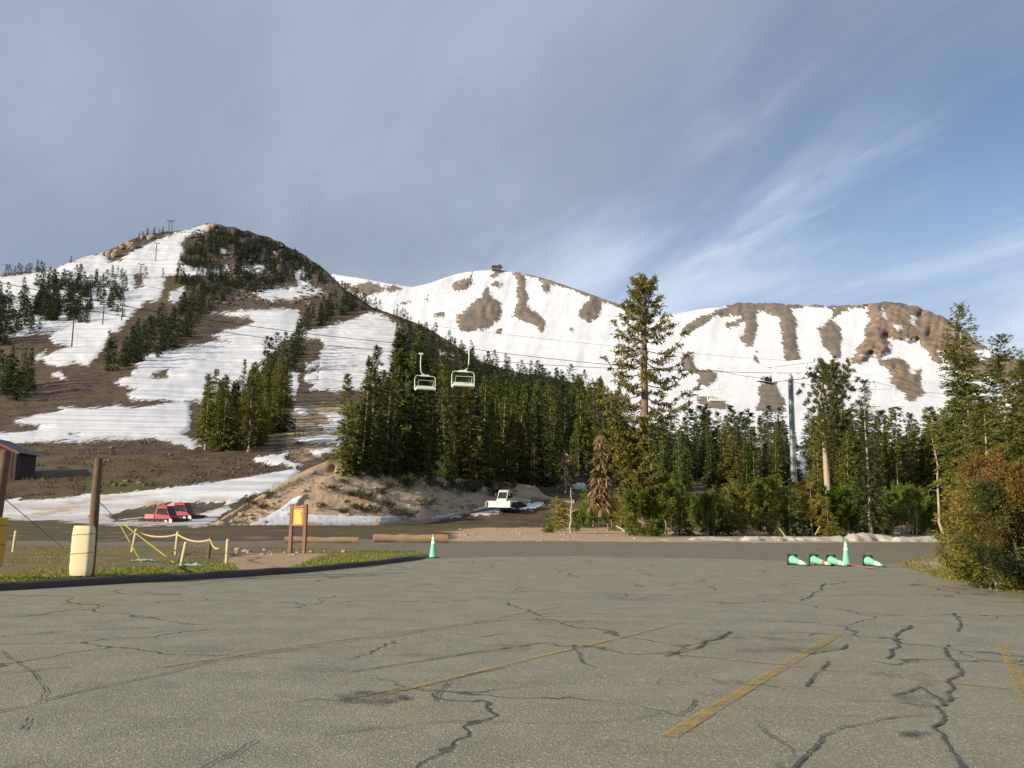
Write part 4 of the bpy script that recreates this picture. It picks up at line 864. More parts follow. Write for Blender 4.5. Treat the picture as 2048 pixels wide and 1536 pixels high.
# grass, needles litter and stones: uncountable
def scatter_blades(name, n, pick, h, colr, label, seed):
    rng = np.random.default_rng(seed); B = pick(rng, n)
    d = np.c_[rng.normal(size=(len(B), 2))*.55, np.ones(len(B))]; l = h*(.5+.9*rng.random(len(B)))
    v, f = diamonds(B, d, l, l*.14, rng)
    o = link(bpy.data.objects.new(name, mesh_np(name, v, f, M['needles']))); o.color = (*colr, 1); tag(o, label, 'grass', kind='stuff')
def pick_island(rng, n):
    x, y = rng.uniform(-120, 860, n*8), rng.uniform(1096, 1182, n*8)
    k = (y < lerpx(KERB)(x)-3) & (ground_lawn(x, y) > .35+.5*rng.random(n*8)); x, y = x[k], y[k]
    p = G(x, y, .11); k = sdf(p[:, 0], p[:, 1], isl_o) > .22; p = p[k][:n]; p[:, 2] = isl_z(p[:, 0], p[:, 1])-.01; return p
scatter_blades('grass', 11000, pick_island, .07, (.185, .195, .042), 'short patchy green grass on the island', 3)
def pick_spit(rng, n):
    x, y = rng.uniform(1790, 2100, n*10), rng.uniform(1112, 1195, n*10); p = G(x, y, .1); d = sdf(p[:, 0], p[:, 1], spit_o)
    p = p[(d > .05) & (d < .6+1.6*rng.random(n*10)**2)][:n]; p[:, 2] = spit_z(p[:, 0], p[:, 1])-.01; return p
scatter_blades('dry_grass', 3500, pick_spit, .09, (.17, .15, .04), 'thin dry grass along the edge of the dirt spit', 4)

def rock_mesh(seed, n=10, rough=.3):
    rng = np.random.default_rng(seed); import bmesh
    bm = bmesh.new(); bmesh.ops.create_icosphere(bm, subdivisions=2, radius=1)
    for v in bm.verts:
        c = v.co; k = 1+rough*(math.sin(c.x*3+seed)+math.sin(c.y*4+seed*2)+math.sin(c.z*3.5-seed))*.33+.10*rng.normal(); v.co = c*k
    me = bpy.data.meshes.new('rock'); bm.to_mesh(me); bm.free(); return me
M['rock'] = simple('tan_rock', (.30, .235, .165), .95, 0, .4, 3, .6)
M['grey_rock'] = simple('grey_rock', (.20, .165, .13), .95, 0, .4, .5, .6)
M['hill_rock'] = simple('brown_boulder', (.125, .095, .068), .95, 0, .6, .3, .6)
RK = [rock_mesh(i) for i in range(5)]
for r in RK: r.materials.append(M['rock'])
def stones(name, n, pick, s0, s1, label, seed, mat):
    rng = np.random.default_rng(seed); V = []; Fc = []; tot = 0; pts = pick(rng, n)
    a = [np.array([v.co[:] for v in r.vertices]) for r in RK]; fs = [np.array([p.vertices[:] for p in r.polygons]) for r in RK]
    for p in pts:
        i = rng.integers(5); s = s0+(s1-s0)*rng.random()**3; v = a[i]*np.array([s, s*(.7+.5*rng.random()), s*.55]); an = rng.random()*6.28
        v = np.c_[v[:, 0]*math.cos(an)-v[:, 1]*math.sin(an), v[:, 0]*math.sin(an)+v[:, 1]*math.cos(an), v[:, 2]]+p
        Fc.append(fs[i]+tot); V.append(v); tot += len(v)
    o = link(bpy.data.objects.new(name, mesh_np(name, np.concatenate(V), np.concatenate(Fc), mat, False))); tag(o, label, 'stones', kind='stuff')
def pick_verge(rng, n):
    a = hillP(rng.uniform(900, 1260, n), rng.uniform(1056, 1084, n)); x, y = rng.uniform(460, 700, n//4), rng.uniform(1100, 1112, n//4)
    b = G(x, y, .1); b[:, 2] = isl_z(b[:, 0], b[:, 1]); return np.concatenate([a, b])
stones('rubble', 240, pick_verge, .03, .17, 'tan rubble and stones along the sandy verge', 8, M['rock'])
def pick_top(rng, n):
    x, y = rng.uniform(360, 690, n*4), rng.uniform(455, 610, n*4)
    k = (y > HILL_TOP(x)+3) & ((x > 430) | (y < 480)) & (vnoise(x/25, y/16, 5) > .5); p = hillP(x[k], y[k])[:n]; p[:, 2] -= .3; return p
stones('boulder_field', 700, pick_top, .6, 3.4, 'brown boulders covering the dark hill top', 9, M['hill_rock'])
def pick_bank(rng, n): return bankP(rng.uniform(450, 1060, n), rng.uniform(.02, .95, n)**1.0)[0]
stones('bank_stones', 280, pick_bank, .05, .42, 'loose stones lying on the sandy cut bank', 11, M['rock'])
scatter_blades('bank_weeds', 2600, lambda r, n: np.repeat(bankP(r.uniform(440, 1060, n//20), r.uniform(.05, .98, n//20))[0], 20, 0)+r.normal(size=(n//20*20, 3))*np.array([.22, .22, .02]), .24, (.20, .17, .08), 'dry weed tufts on the sandy cut bank', 12)
def pick_scrub(rng, n):
    x, y = rng.uniform(-60, 800, n*3), rng.uniform(600, 1000, n*3)
    sn = np.full(x.shape, -30.)
    for p in SNOW_POLYS: sn = np.maximum(sn, sdf(x, y, p))
    k = (sn < -2) & (y > HILL_TOP(x)+4) & (vnoise(x/30, y/12, 8) > .35); p = hillP(x[k], y[k])[:n]; return p
def scrub_blades(rng, n):
    p = pick_scrub(rng, n//12); q = np.repeat(p, 12, 0); return q+rng.normal(size=q.shape)*np.array([.5, .5, .05])
scatter_blades('hill_scrub', 21600, scrub_blades, .5, (.080, .062, .030), 'low brown scrub scattered over the bare hill slopes', 13)
stones('hill_stones', 420, pick_scrub, .12, .7, 'stones scattered over the bare hill slopes', 14, M['hill_rock'])
# big outcrops on the skyline left of the double tower
def outcrop(px, py, s, label, seed):
    p = hillP(px, py); rng = np.random.default_rng(seed); V = []; Fc = []; n = 0
    e = empty('rock_outcrop', p, 0, label, 'rock')
    for i in range(7):
        o = link(bpy.data.objects.new('boulder', RK[rng.integers(5)]), e)
        k = s*(.45+.6*rng.random()); o.scale = (k, k, k*(.8+.5*rng.random())); o.location = (rng.normal()*s*.8, rng.normal()*s*.3, s*.15+rng.random()*s*.7); o.rotation_euler = (rng.random(), rng.random(), rng.random()*6)
outcrop(228, 514, 4.2, 'tan rock outcrop on the snow at the left of the hill top', 1)
outcrop(258, 497, 4.0, 'tan rock outcrop next above the leftmost one on the hill top', 2)
outcrop(300, 478, 3.4, 'rock outcrop on the skyline just left of the double tower', 3)
outcrop(425, 455, 3.0, 'rock pile on the very top of the left hill', 4)

# dirty snow berm along the far road edge
M['old_snow'] = None
def old_snow():
    m, N, L, b = newmat('dirty_old_snow'); t = NT(N, L); n = t.noise(1.1, 6, .65); f = t.noise(7, 5, .7)
    c = t.mix(t.step(n, .35, .7), (.56, .52, .44), (.36, .30, .23)); c = t.mix(t.m('MULTIPLY', t.step(f, .55, .75), .6), c, (.2, .16, .12))
    L.new(c, b.inputs['Base Color']); b.inputs['Roughness'].default_value = .8; t.bump(t.m('ADD', n, f), .5, .15, b); return m
M['old_snow'] = old_snow()
def snow_pile(px0, px1, py, h, label, seed):
    rng = np.random.default_rng(seed); n = max(12, int((px1-px0)/4)); xs = np.linspace(px0, px1, n); m = 9
    c = G(xs, np.full(n, py-1.0)*1.0, 0); D = c[:, 1]; mid = P(xs, py, D)
    hh = h*.52*(.6+.5*vnoise(xs/34+seed, xs*0, seed))*smooth(px0, px0+14, xs)*smooth(px1, px1-14, xs)+.03
    wdt = .9+.7*vnoise(xs/15, xs*0+seed, seed+1); V = []
    for j in range(m):
        a = math.pi*j/(m-1); V.append(np.c_[c[:, 0], c[:, 1]+.9-np.cos(a)*wdt, np.sin(a)*hh*(1+.25*fbm(xs/6, xs*0+j*.8, seed, 3))-.02])
    o = link(bpy.data.objects.new('snow_pile', mesh_np('snow_pile', np.concatenate(V), grid_faces(m, n), M['old_snow'], True)))
    tag(o, label, 'snow pile', 'snow piles along the road edge')
for i, a in enumerate([(1316, 1352, 1083, .25, 'smallest flat snow patch at the left end of the road edge berm'), (1378, 1478, 1083, .65, 'short low snow pile left of the long berm on the road edge'), (1486, 1600, 1084, 1.0, 'snow pile with a sunken middle below the lift tower'), (1592, 1700, 1084, .9, 'dirty snow pile behind the upright green cone'), (1698, 1800, 1084, 1.15, 'tallest snow pile right behind the lying cones'), (1790, 1926, 1085, 1.0, 'smooth snow pile at the right end of the road edge berm')]):
    snow_pile(a[0], a[1], a[2], a[3], a[4], i+2)

# ================================================================== THINGS
M['timber'] = simple('weathered_timber', (.13, .08, .045), .9, 0, .5, 5, .5)
M['post'] = simple('peeled_post', (.52, .42, .27), .85, 0, .2, 4, .3)
M['rope'] = simple('tan_rope', (.50, .38, .20), .9, 0, .2, 12, .2)
M['strap'] = simple('yellow_strap', (.42, .34, .05), .8, 0, .2, 12)
M['wire'] = simple('guy_wire', (.07, .07, .07), .5, .6, .2, 8)
M['pad'] = simple('cream_foam_pad', (.66, .56, .34), .75, 0, .08, 2.5, .12)
M['yellow_pad'] = simple('yellow_foam_pad', (.50, .31, .03), .75, 0, .12, 2, .2)
# leaning pole with its pad
pb = island_at(178, 1153); ptop = P(198, 917, pb[1]+.15)
lean = Vector(ptop-pb); H = lean.length; rot = Vector((0, 0, 1)).rotation_difference(lean).to_euler()
e = empty('leaning_pole', pb, 0, 'leaning weathered timber pole with a cream pad at its foot', 'pole', rot=rot)
MB().tube([(0, 0, -.25), (.01, 0, H*.35), (-.01, .01, H*.7), (0, 0, H)], [.115, .105, .10, .09], 14).build('shaft', M['timber'], e, True)
for i in range(6):
    a = i*1.9; MB().tube([(.09*math.cos(a), .09*math.sin(a), H*(.3+.1*i)), (.13*math.cos(a), .13*math.sin(a), H*(.3+.1*i)+.02)], .012, 5).build('climbing_peg', M['wire'], e)
def pad(parent, w_, d_, h_, c, mat):
    mb = MB(); n = 20; vs = []; rows = 16
    for k in range(rows+1):
        z = .02+h_*k/rows; sq = 1-.12*(abs(k/rows-.5)*2)**8
        for j in range(n):
            t = 2*math.pi*j/n; cx, sx = math.cos(t), math.sin(t); ex = .35
            x = w_/2*math.copysign(abs(cx)**ex, cx)*sq+.004*math.sin(k*1.9+j); y = d_/2*math.copysign(abs(sx)**ex, sx)*sq+.003*math.sin(k*2.3+j*1.7)
            vs.append((c[0]+x, c[1]+y, c[2]+z))
    fs = [(k*n+j, k*n+(j+1) % n, (k+1)*n+(j+1) % n, (k+1)*n+j) for k in range(rows) for j in range(n)]+[tuple(range(n-1, -1, -1)), tuple(rows*n+j for j in range(n))]
    o = mb.add(vs, fs).build('pad', mat, parent, True)
    for zf in (.46, .84): MB().tube([(c[0]+w_/2*1.01*math.copysign(abs(math.cos(t))**.35, math.cos(t)), c[1]+d_/2*1.01*math.copysign(abs(math.sin(t))**.35, math.sin(t)), c[2]+h_*zf+.03*math.cos(t)) for t in np.linspace(0, 2*math.pi, 41)], .006, 5).build('tie_cord', M['timber'], o)
    return o
pad(e, .46, .40, 1.12, (-.13, -.10, .0), M['pad'])
e2b = island_at(-26, 1160); e2 = empty('padded_pole', e2b, 0, 'timber pole with yellow pad cut by the left picture edge', 'pole', rot=(0, R(3), 0))
MB().tube([(0, 0, -.2), (0, 0, 1.5), (0, 0, 2.75)], [.125, .115, .10], 14).build('shaft', M['timber'], e2, True); pad(e2, .52, .44, 1.05, (.0, -.1, .25), M['yellow_pad'])
# guy wires and straps
def line(name, a, b, r, mat, label, cat='cable', sag=0, group=None, n=14):
    a, b = np.asarray(a, float), np.asarray(b, float); u = np.linspace(0, 1, n)
    pts = [tuple(a*(1-t)+b*t+np.array([0, 0, -sag*4*t*(1-t)])) for t in u]
    o = MB().tube(pts, r, 5).build(name, mat); return tag(o, label, cat, group)
pw = np.array(pb)+np.array(lean)*.66
# rope fence posts
posts = [(26, 1104, 42, 'far left rope post standing clear of the others', 3), (160, 1153, 57, 'rope post standing against the cream pad', 5), (264, 1104, 46, 'leaning rope post beside the yellow strap', 7), (351, 1110, 46, 'rope post in the middle of the rope line', 2), (361, 1136, 52, 'leaning loose post in front of the rope line', 9), (417, 1117, 42, 'darker rope post second from the right end', 2), (453, 1127, 48, 'white rope post at the right end of the rope line', 0)]
tops = []
for px, py, hp, lb, ln in posts:
    b = island_at(px, py); h = hp/F*b[1]/math.cos(PITCH)*.98; e = empty('rope_post', b, 0, lb, 'post', 'rope posts on the grass island', rot=(0, R(ln), 0))
    MB().lathe([(.052, -.15), (.052, h*.5), (.05, h-.03), (.035, h), (.0, h+.005)], 10).build('shaft', M['timber'] if px == 417 else M['post'], e, True)
    MB().lathe([(.055, h*.86), (.058, h*.88), (.055, h*.9)], 10).build('rope_ring', M['rope'], e)
    tops.append(b+np.array([math.sin(R(ln))*h*.88, 0, h*.88]))
rp = [np.array(pb)+np.array(lean)*.30, tops[2], tops[3], tops[5]]
for i, lb in enumerate(('rope hanging from the leaning pole to the first post', 'rope sagging between the strap post and the middle post', 'rope sagging from the middle post to the darker post')):
    line('rope', rp[i], rp[i+1], .028, M['rope'], lb, 'rope', .14, 'ropes of the rope line')
line('rope', tops[5], tops[6]+np.array([-.25, 0, -.18]), .026, M['rope'], 'loose rope end between the last two posts', 'rope', .12, 'ropes of the rope line')
g1, g2 = island_at(282, 1124), island_at(349, 1126); kn = P(236, 1042, g1[1]+.3)
line('guy_wire', pw, kn, .010, M['wire'], 'thin guy wire from the leaning pole down to the yellow straps')
line('strap', kn, g1, .018, M['strap'], 'steeper of two yellow straps pegged in the grass', 'strap', 0, 'yellow straps')
line('strap', kn+np.array([.12, 0, -.05]), g2, .018, M['strap'], 'flatter of two yellow straps pegged in the grass', 'strap', 0, 'yellow straps')
line('guy_wire', P(-6, 985, e2b[1]), island_at(128, 1098)+np.array([0, 0, .02]), .010, M['wire'], 'thin guy wire from the left edge pole to the ground')
# plastic scrap
M['scrap'] = simple('pale_plastic', (.35, .50, .45), .5, 0, .2, 3)
for i, (px, py, lb) in enumerate([(290, 1122, 'pale green plastic sheet lying beside the strap peg'), (380, 1132, 'pale green plastic scrap behind the loose leaning post')]):
    b = island_at(px, py); rng = np.random.default_rng(i); X, Y = np.meshgrid(np.linspace(-.35, .35, 9), np.linspace(-.2, .2, 6)); Z = .02+.012*rng.normal(size=X.shape)**2
    o = link(bpy.data.objects.new('plastic_sheet', mesh_np('plastic_sheet', np.stack([X+.03*rng.normal(size=X.shape), Y, Z], -1).reshape(-1, 3), grid_faces(6, 9), M['scrap'], True))); o.location = b; tag(o, lb, 'litter')

# notice board
M['sign_wood'] = simple('brown_sign_post', (.20, .11, .065), .85, 0, .35, 5, .4); M['frame'] = simple('orange_frame', (.50, .13, .06), .6, 0, .15, 4)
M['panel'] = simple('orange_panel', (.80, .44, .07), .6, 0, .10, 3); M['ink'] = simple('dark_print', (.10, .06, .03), .7, 0, .2, 6)
sb = island_at(594, 1106); e = empty('notice_board', sb, R(-16), 'orange notice board on two brown timber posts', 'sign')
sx = 30/F*sb[1]/2; sh = 95/F*sb[1]
for s_ in (-1, 1): MB().box((s_*sx*1.02, 0, sh/2-.15), (.13, .13, sh+.3)).build('post', M['sign_wood'], e, bevel=.01)
zc = sh*.76; ph = 38/F*sb[1]
MB().box((0, -.02, zc), (2*sx-.13, .05, ph)).build('board', M['frame'], e)
brd = e.children[-1]
MB().box((0, -.052, zc-.02), (2*sx-.24, .012, ph-.16)).build('panel', M['panel'], brd)
for s_, z in ((1, ph/2-.02), (-1, -ph/2+.02)): MB().box((0, -.06, zc+z), (2*sx-.14, .05, .05)).build('rail', M['frame'], brd)
for i, (x, z, w_, h_) in enumerate([(-.14, .24, .05, .03), (-.07, .245, .03, .02), (.0, .25, .04, .02), (.10, .24, .06, .03), (.13, .12, .03, .07), (.16, .10, .05, .02), (.12, .04, .05, .02), (.14, -.01, .04, .02)]):
    MB().box((x, -.0605, zc+z), (w_, .004, h_)).build('mark', M['ink'], brd)
# logs
def log(px0, px1, py, r, label, seed):
    a, b = hillP(px0, py), hillP(px1, py-1); D = (a[1]+b[1])/2; a = P(px0, py, D); b = P(px1, py-1.5, D+.8); a[2] = b[2] = hillP((px0+px1)/2, py)[2]*.5+r*.75; rng = np.random.default_rng(seed); n = 12
    e = empty('log', (a+b)/2, 0, label, 'log', 'logs along the road edge'); c = (a+b)/2
    pts = [(a*(1-t)+b*t-c)+np.array([0, 0, .02*math.sin(t*9)]) for t in np.linspace(0, 1, n)]
    MB().tube(pts, list(r*(1+.08*rng.normal(size=n))), 12).build('bark', M['log'], e, True)
    for p, q in ((pts[0], pts[1]), (pts[-1], pts[-2])):
        d = (p-q)/np.linalg.norm(p-q); MB().tube([p+d*.004, p+d*.02], r*.9, 12).build('cut_end', M['pale_bark'], e)
M['log'] = simple('log_bark', (.27, .185, .11), .9, 0, .35, 3, .6)
log(570, 716, 1087, .19, 'long thin log lying left of the gap behind the road', 1); log(747, 895, 1086, .27, 'thicker log lying right of the gap behind the road', 2)

# cones
M['cone'] = simple('mint_green_cone', (.17, .47, .30), .55, 0, .12, 5); M['cone_base'] = simple('dark_cone_base', (.018, .035, .026), .7, 0, .2, 5); M['band'] = simple('reflective_band', (.72, .76, .68), .4, 0, .1, 6); M['red'] = simple('red_tape', (.55, .07, .07), .6, 0, .2, 6)
def cone(loc, H, rot, label, red=False):
    e = empty('traffic_cone', loc, 0, label, 'cone', 'green traffic cones', rot=rot)
    r = lambda z: .155*(1-z/H)+.035*(z/H)
    MB().box((0, 0, .02), (.40, .40, .04)).build('base', M['cone_base'], e, bevel=.01)
    MB().lathe([(.165, .04), (r(.06), .07), (r(H*.5), H*.5), (r(H*.9), H*.9), (.034, H-.06), (.045, H-.05), (.045, H-.02), (.02, H)], 18).build('body', M['cone'], e, True)
    for a, b in ((.60, .72), (.78, .86)): MB().lathe([(r(H*a)+.004, H*a), (r(H*b)+.004, H*b)], 18).build('band', M['red'] if red and a == .60 else M['band'], e, True)
def lying(px, py, az, label, red=False):
    p = G(px, py, 0); H = .92
    ax = Vector((math.cos(az), math.sin(az), -.14)).normalized(); q = ax.to_track_quat('Z', 'Y')
    # square base rests on its edge, tip on the ground
    cone((p[0], p[1], .195), H, q.to_euler(), label, red)
cone(tuple(G(866, 1116)), .90, (0, 0, .4), 'upright green cone at the tip of the grass island')
cone(tuple(G(1693, 1131)), .92, (0, 0, .2), 'upright green cone among the lying ones')
lying(1584, 1130, R(-74), 'leftmost of the lying green cones'); lying(1626, 1130, R(-67), 'lying green cone with a red band', True); lying(1661, 1131, R(-72), 'faded lying green cone just left of the upright one'); lying(1735, 1132, R(-78), 'lying green cone at the right end of the row')
def tape(px, label, seed):
    p = G(np.array([a for a, b in px], float), np.array([b for a, b in px], float), .02); rng = np.random.default_rng(seed); n = 26; u = np.linspace(0, 1, n); t = np.linspace(0, 1, len(p))
    q = np.stack([np.interp(u, t, p[:, i]) for i in range(3)], -1); q[:, 2] = .03+.03*np.abs(np.sin(u*23+seed)); q[:, 1] += .05*np.sin(u*15)
    V = np.concatenate([q, q+np.array([.02, .12, .02])]); i = np.arange(n-1)
    tag(link(bpy.data.objects.new('warning_tape', mesh_np('warning_tape', V, np.stack([i, i+1, n+i+1, n+i], -1), M['red'], True))), label, 'tape', 'red tape on the lot')
tape([(1694, 1130), (1716, 1134), (1748, 1138)], 'red tape trailing right from the upright cone', 1); tape([(1606, 1132), (1618, 1130), (1630, 1131)], 'short red tape between the two leftmost lying cones', 2); tape([(1672, 1131), (1682, 1132), (1694, 1130)], 'short red tape left of the upright cone', 3)
# broken branches at the verge
for i, (a, b, r, lb) in enumerate([((1232, 1052), (1250, 1064), .07, 'broken pale branch lying below the big ragged pine'), ((1262, 1066), (1270, 1079), .06, 'short broken branch at the road edge below the big pine'), ((1558, 1056), (1574, 1080), .06, 'pale stick leaning out of the snow pile by the lift tower'), ((1630, 1070), (1640, 1052), .06, 'pale stick standing behind the dirty snow pile')]):
    D = hillP(b[0] if i < 2 else a[0], 1078)[1]+.3; p, q = P(*a, D), P(*b, D-.4); MB().tube([p, (p+q)/2+np.array([.04, 0, .03]), q], [r*.7, r, r], 7).build('broken_branch', M['pale_bark']); tag(bpy.data.objects[-1] if False else COL.objects[-1], lb, 'branch')
# ================================================================== LIFT, MACHINES, BUILDINGS
M['white'] = simple('white_paint', (.74, .76, .70), .45, 0, .08, 3); M['galv'] = simple('galvanised_steel', (.24, .28, .27), .5, .3, .2, 2); M['dark_steel'] = simple('dark_steel', (.045, .05, .055), .6, .4, .25, 4)
M['cable'] = simple('steel_cable', (.05, .05, .05), .6, .3, .1, 5); M['chair_paint'] = simple('pale_green_white_paint', (.68, .74, .62), .5, 0, .1, 4); M['seat'] = simple('seat_slats', (.55, .60, .50), .6, 0, .12, 5)
# --- chair lift in front of the hill
TB = P(1581, 760, 92.0); tz0 = float(hillP(1581, 1040)[2])-.4
Tdir = Vector((.72, .69, 0)); Pd = Vector((.69, -.72, 0))
tw = empty('lift_tower', (TB[0], TB[1], tz0), 0, 'tall grey chair lift tower with white crossarm above the pines', 'lift tower')
h = TB[2]-tz0
MB().tube([(0, 0, 0), (0, 0, h*.5), (0, 0, h)], [.30, .28, .25], 18).build('pole', M['galv'], tw, True)
MB().box((0, 0, .1), (1.2, 1.2, .5)).build('footing', M['rock'], tw)
RZ = Matrix.Rotation(math.atan2(Pd.y, Pd.x), 3, 'Z')
arm = MB().box((0, 0, h+.22), (4.0, .42, .46), RZ).box((0, 0, h+.50), (1.6, .36, .24), RZ).build('crossarm', M['white'], tw, bevel=.03)
fr = MB()
for s_ in (-1, 1): fr.tube([tuple(Pd*s_*1.5+Vector((0, 0, h+.4))), tuple(Pd*s_*1.9+Vector((0, 0, h+1.75)))], .13, 8)
fr.box((0, 0, h+1.78), (5.4, .34, .36), RZ).build('lifting_frame', M['white'], tw)
SIDE = {}
for s_ in (-1, 1):
    c = Pd*s_*2.5+Vector((0, 0, h+.25)); SIDE[s_] = np.array(TB)+np.array([c.x, c.y, c.z-h+.22])
    MB().box(tuple(c), (3.2, .10, .20), Matrix.Rotation(math.atan2(Tdir.y, Tdir.x), 3, 'Z')).build('sheave_beam', M['dark_steel'], tw)
    bm_ = tw.children[-1]
    for k in range(4):
        q = c+Tdir*(k-1.5)*.85+Vector((0, 0, .08)); a = Pd*.09
        MB().tube([tuple(q-a), tuple(q+a)], .24, 14).build('sheave', M['dark_steel'] if k % 3 else M['white'], bm_, True)
    MB().box(tuple(c+Pd*s_*.35+Vector((0, 0, -.25))), (3.0, .5, .05), Matrix.Rotation(math.atan2(Tdir.y, Tdir.x), 3, 'Z')).build('catwalk', M['dark_steel'], tw)
lad = MB()
for k in range(int(h/.45)): lad.tube([(.18, -.36, .6+k*.45), (-.18, -.36, .6+k*.45)], .015, 4)
lad.tube([(.2, -.36, .4), (.2, -.36, h)], .018, 4).tube([(-.2, -.36, .4), (-.2, -.36, h)], .018, 4).build('ladder', M['galv'], tw); tw.children[-1]['kind'] = 'stuff'
A1, B1 = SIDE[1], SIDE[-1]
def rail_at(base, s, py, px=None):
    x, y = base[0]+35*s, base[1]+55*s; px = CX+F*x/y/1.0; q = P(1024+F*x/y*.985, py, y); return np.array([x, y, q[2]])
cA = P(938, 697, 74.0); cB = P(842, 708, 80.0); cC = P(1440, 741, 92.0)
rA = [P(-350, 488, 52), cA, A1, rail_at(A1, .5, 764), rail_at(A1, 1.75, 786), rail_at(A1, 3.0, 800)]
rB = [P(-350, 512, 58), cB, cC, B1, rail_at(B1, 1.15, 777), rail_at(B1, 3.0, 796)]
def rope(pts, sags, r, label, mat='cable', group=None):
    out = []
    for a, b, sg in zip(pts[:-1], pts[1:], sags):
        for t in np.linspace(0, 1, 12, endpoint=False): out.append(tuple(a*(1-t)+b*t-np.array([0, 0, sg*4*t*(1-t)])))
    out.append(tuple(pts[-1])); tag(MB().tube(out, r, 5).build('haul_rope', M[mat]), label, 'cable', group)
rope(rA, [1.0, .6, .3, .5, .6], .024, 'nearer haul rope of the chair lift carrying the right hanging chair'); rope(rB, [.9, .4, .2, .6, .8], .024, 'farther haul rope of the chair lift carrying the left hanging chair')
rope([P(-350, 470, 56), np.array(TB)+np.array([0, 0, 2.0]), rail_at(A1, 3.0, 770)], [1.0, .9], .012, 'thin signal cable running above the haul ropes')
def chair(loc, rz, flip, label):
    e = empty('lift_chair', loc, rz, label, 'lift chair', 'chairs of the chair lift'); f = -1 if flip else 1; W = 1.9; cx = -.45*f
    MB().box((0, 0, .02), (.34, .14, .16)).tube([(-.22, 0, .04), (.22, 0, .04)], .05, 8).build('grip', M['white'], e)
    MB().tube([(0, 0, 0), (.02*f, 0, -.6), (.0, 0, -1.35), (-.08*f, 0, -1.68), (cx*.7, 0, -1.86), (cx, 0, -1.92)], .042, 8).build('hanger_arm', M['chair_paint'], e, True)
    t, b = -1.98, -3.25; k = .22
    loop = [(cx-W/2, 0, b), (cx-W/2, 0, t-k), (cx-W/2+.08, 0, t-.07), (cx-W/2+k, 0, t), (cx+W/2-k, 0, t), (cx+W/2-.08, 0, t-.07), (cx+W/2, 0, t-k), (cx+W/2, 0, b), (cx+W/2-.1, -.22, b-.12)]
    MB().tube([(cx-W/2+.1, -.22, b-.12)]+loop, .033, 8).build('bail', M['chair_paint'], e, True)
    MB().box((cx, 0, t+.03), (1.05, .16, .17), taper=(.6, .8)).build('centre_plate', M['white'], e, bevel=.02)
    MB().box((cx, -.30, b+.06), (W-.1, .56, .16)).build('seat', M['white'], e, bevel=.03)
    for i in range(1): MB().box((cx, .06, b+.30), (W-.12, .05, .16), Matrix.Rotation(R(-12), 3, 'X')).build('back_slat', M['seat'], e, bevel=.01)
    MB().tube([(cx-W*.36, -.1, b+.2), (cx-W*.36, -.42, b+.80), (cx+W*.36, -.42, b+.80), (cx+W*.36, -.1, b+.2)], .022, 6).build('restraint_bar', M['chair_paint'], e, True)
chair(tuple(cA), R(14), False, 'nearer of the two big hanging lift chairs, bright seat, right one')
chair(tuple(cB), R(20), True, 'farther of the two big hanging lift chairs, left one')
chair(tuple(cC), R(8), False, 'lift chair between the ragged pine and the lift tower')
chair(tuple(rA[3]), R(-12), False, 'small lift chair just right of the stout pine'); chair(tuple(rB[4]), R(-20), True, 'small lift chair among the tree tops left of the tall right conifer'); chair(tuple(rA[4]), R(-15), False, 'smallest lift chair beside the tall right conifer')

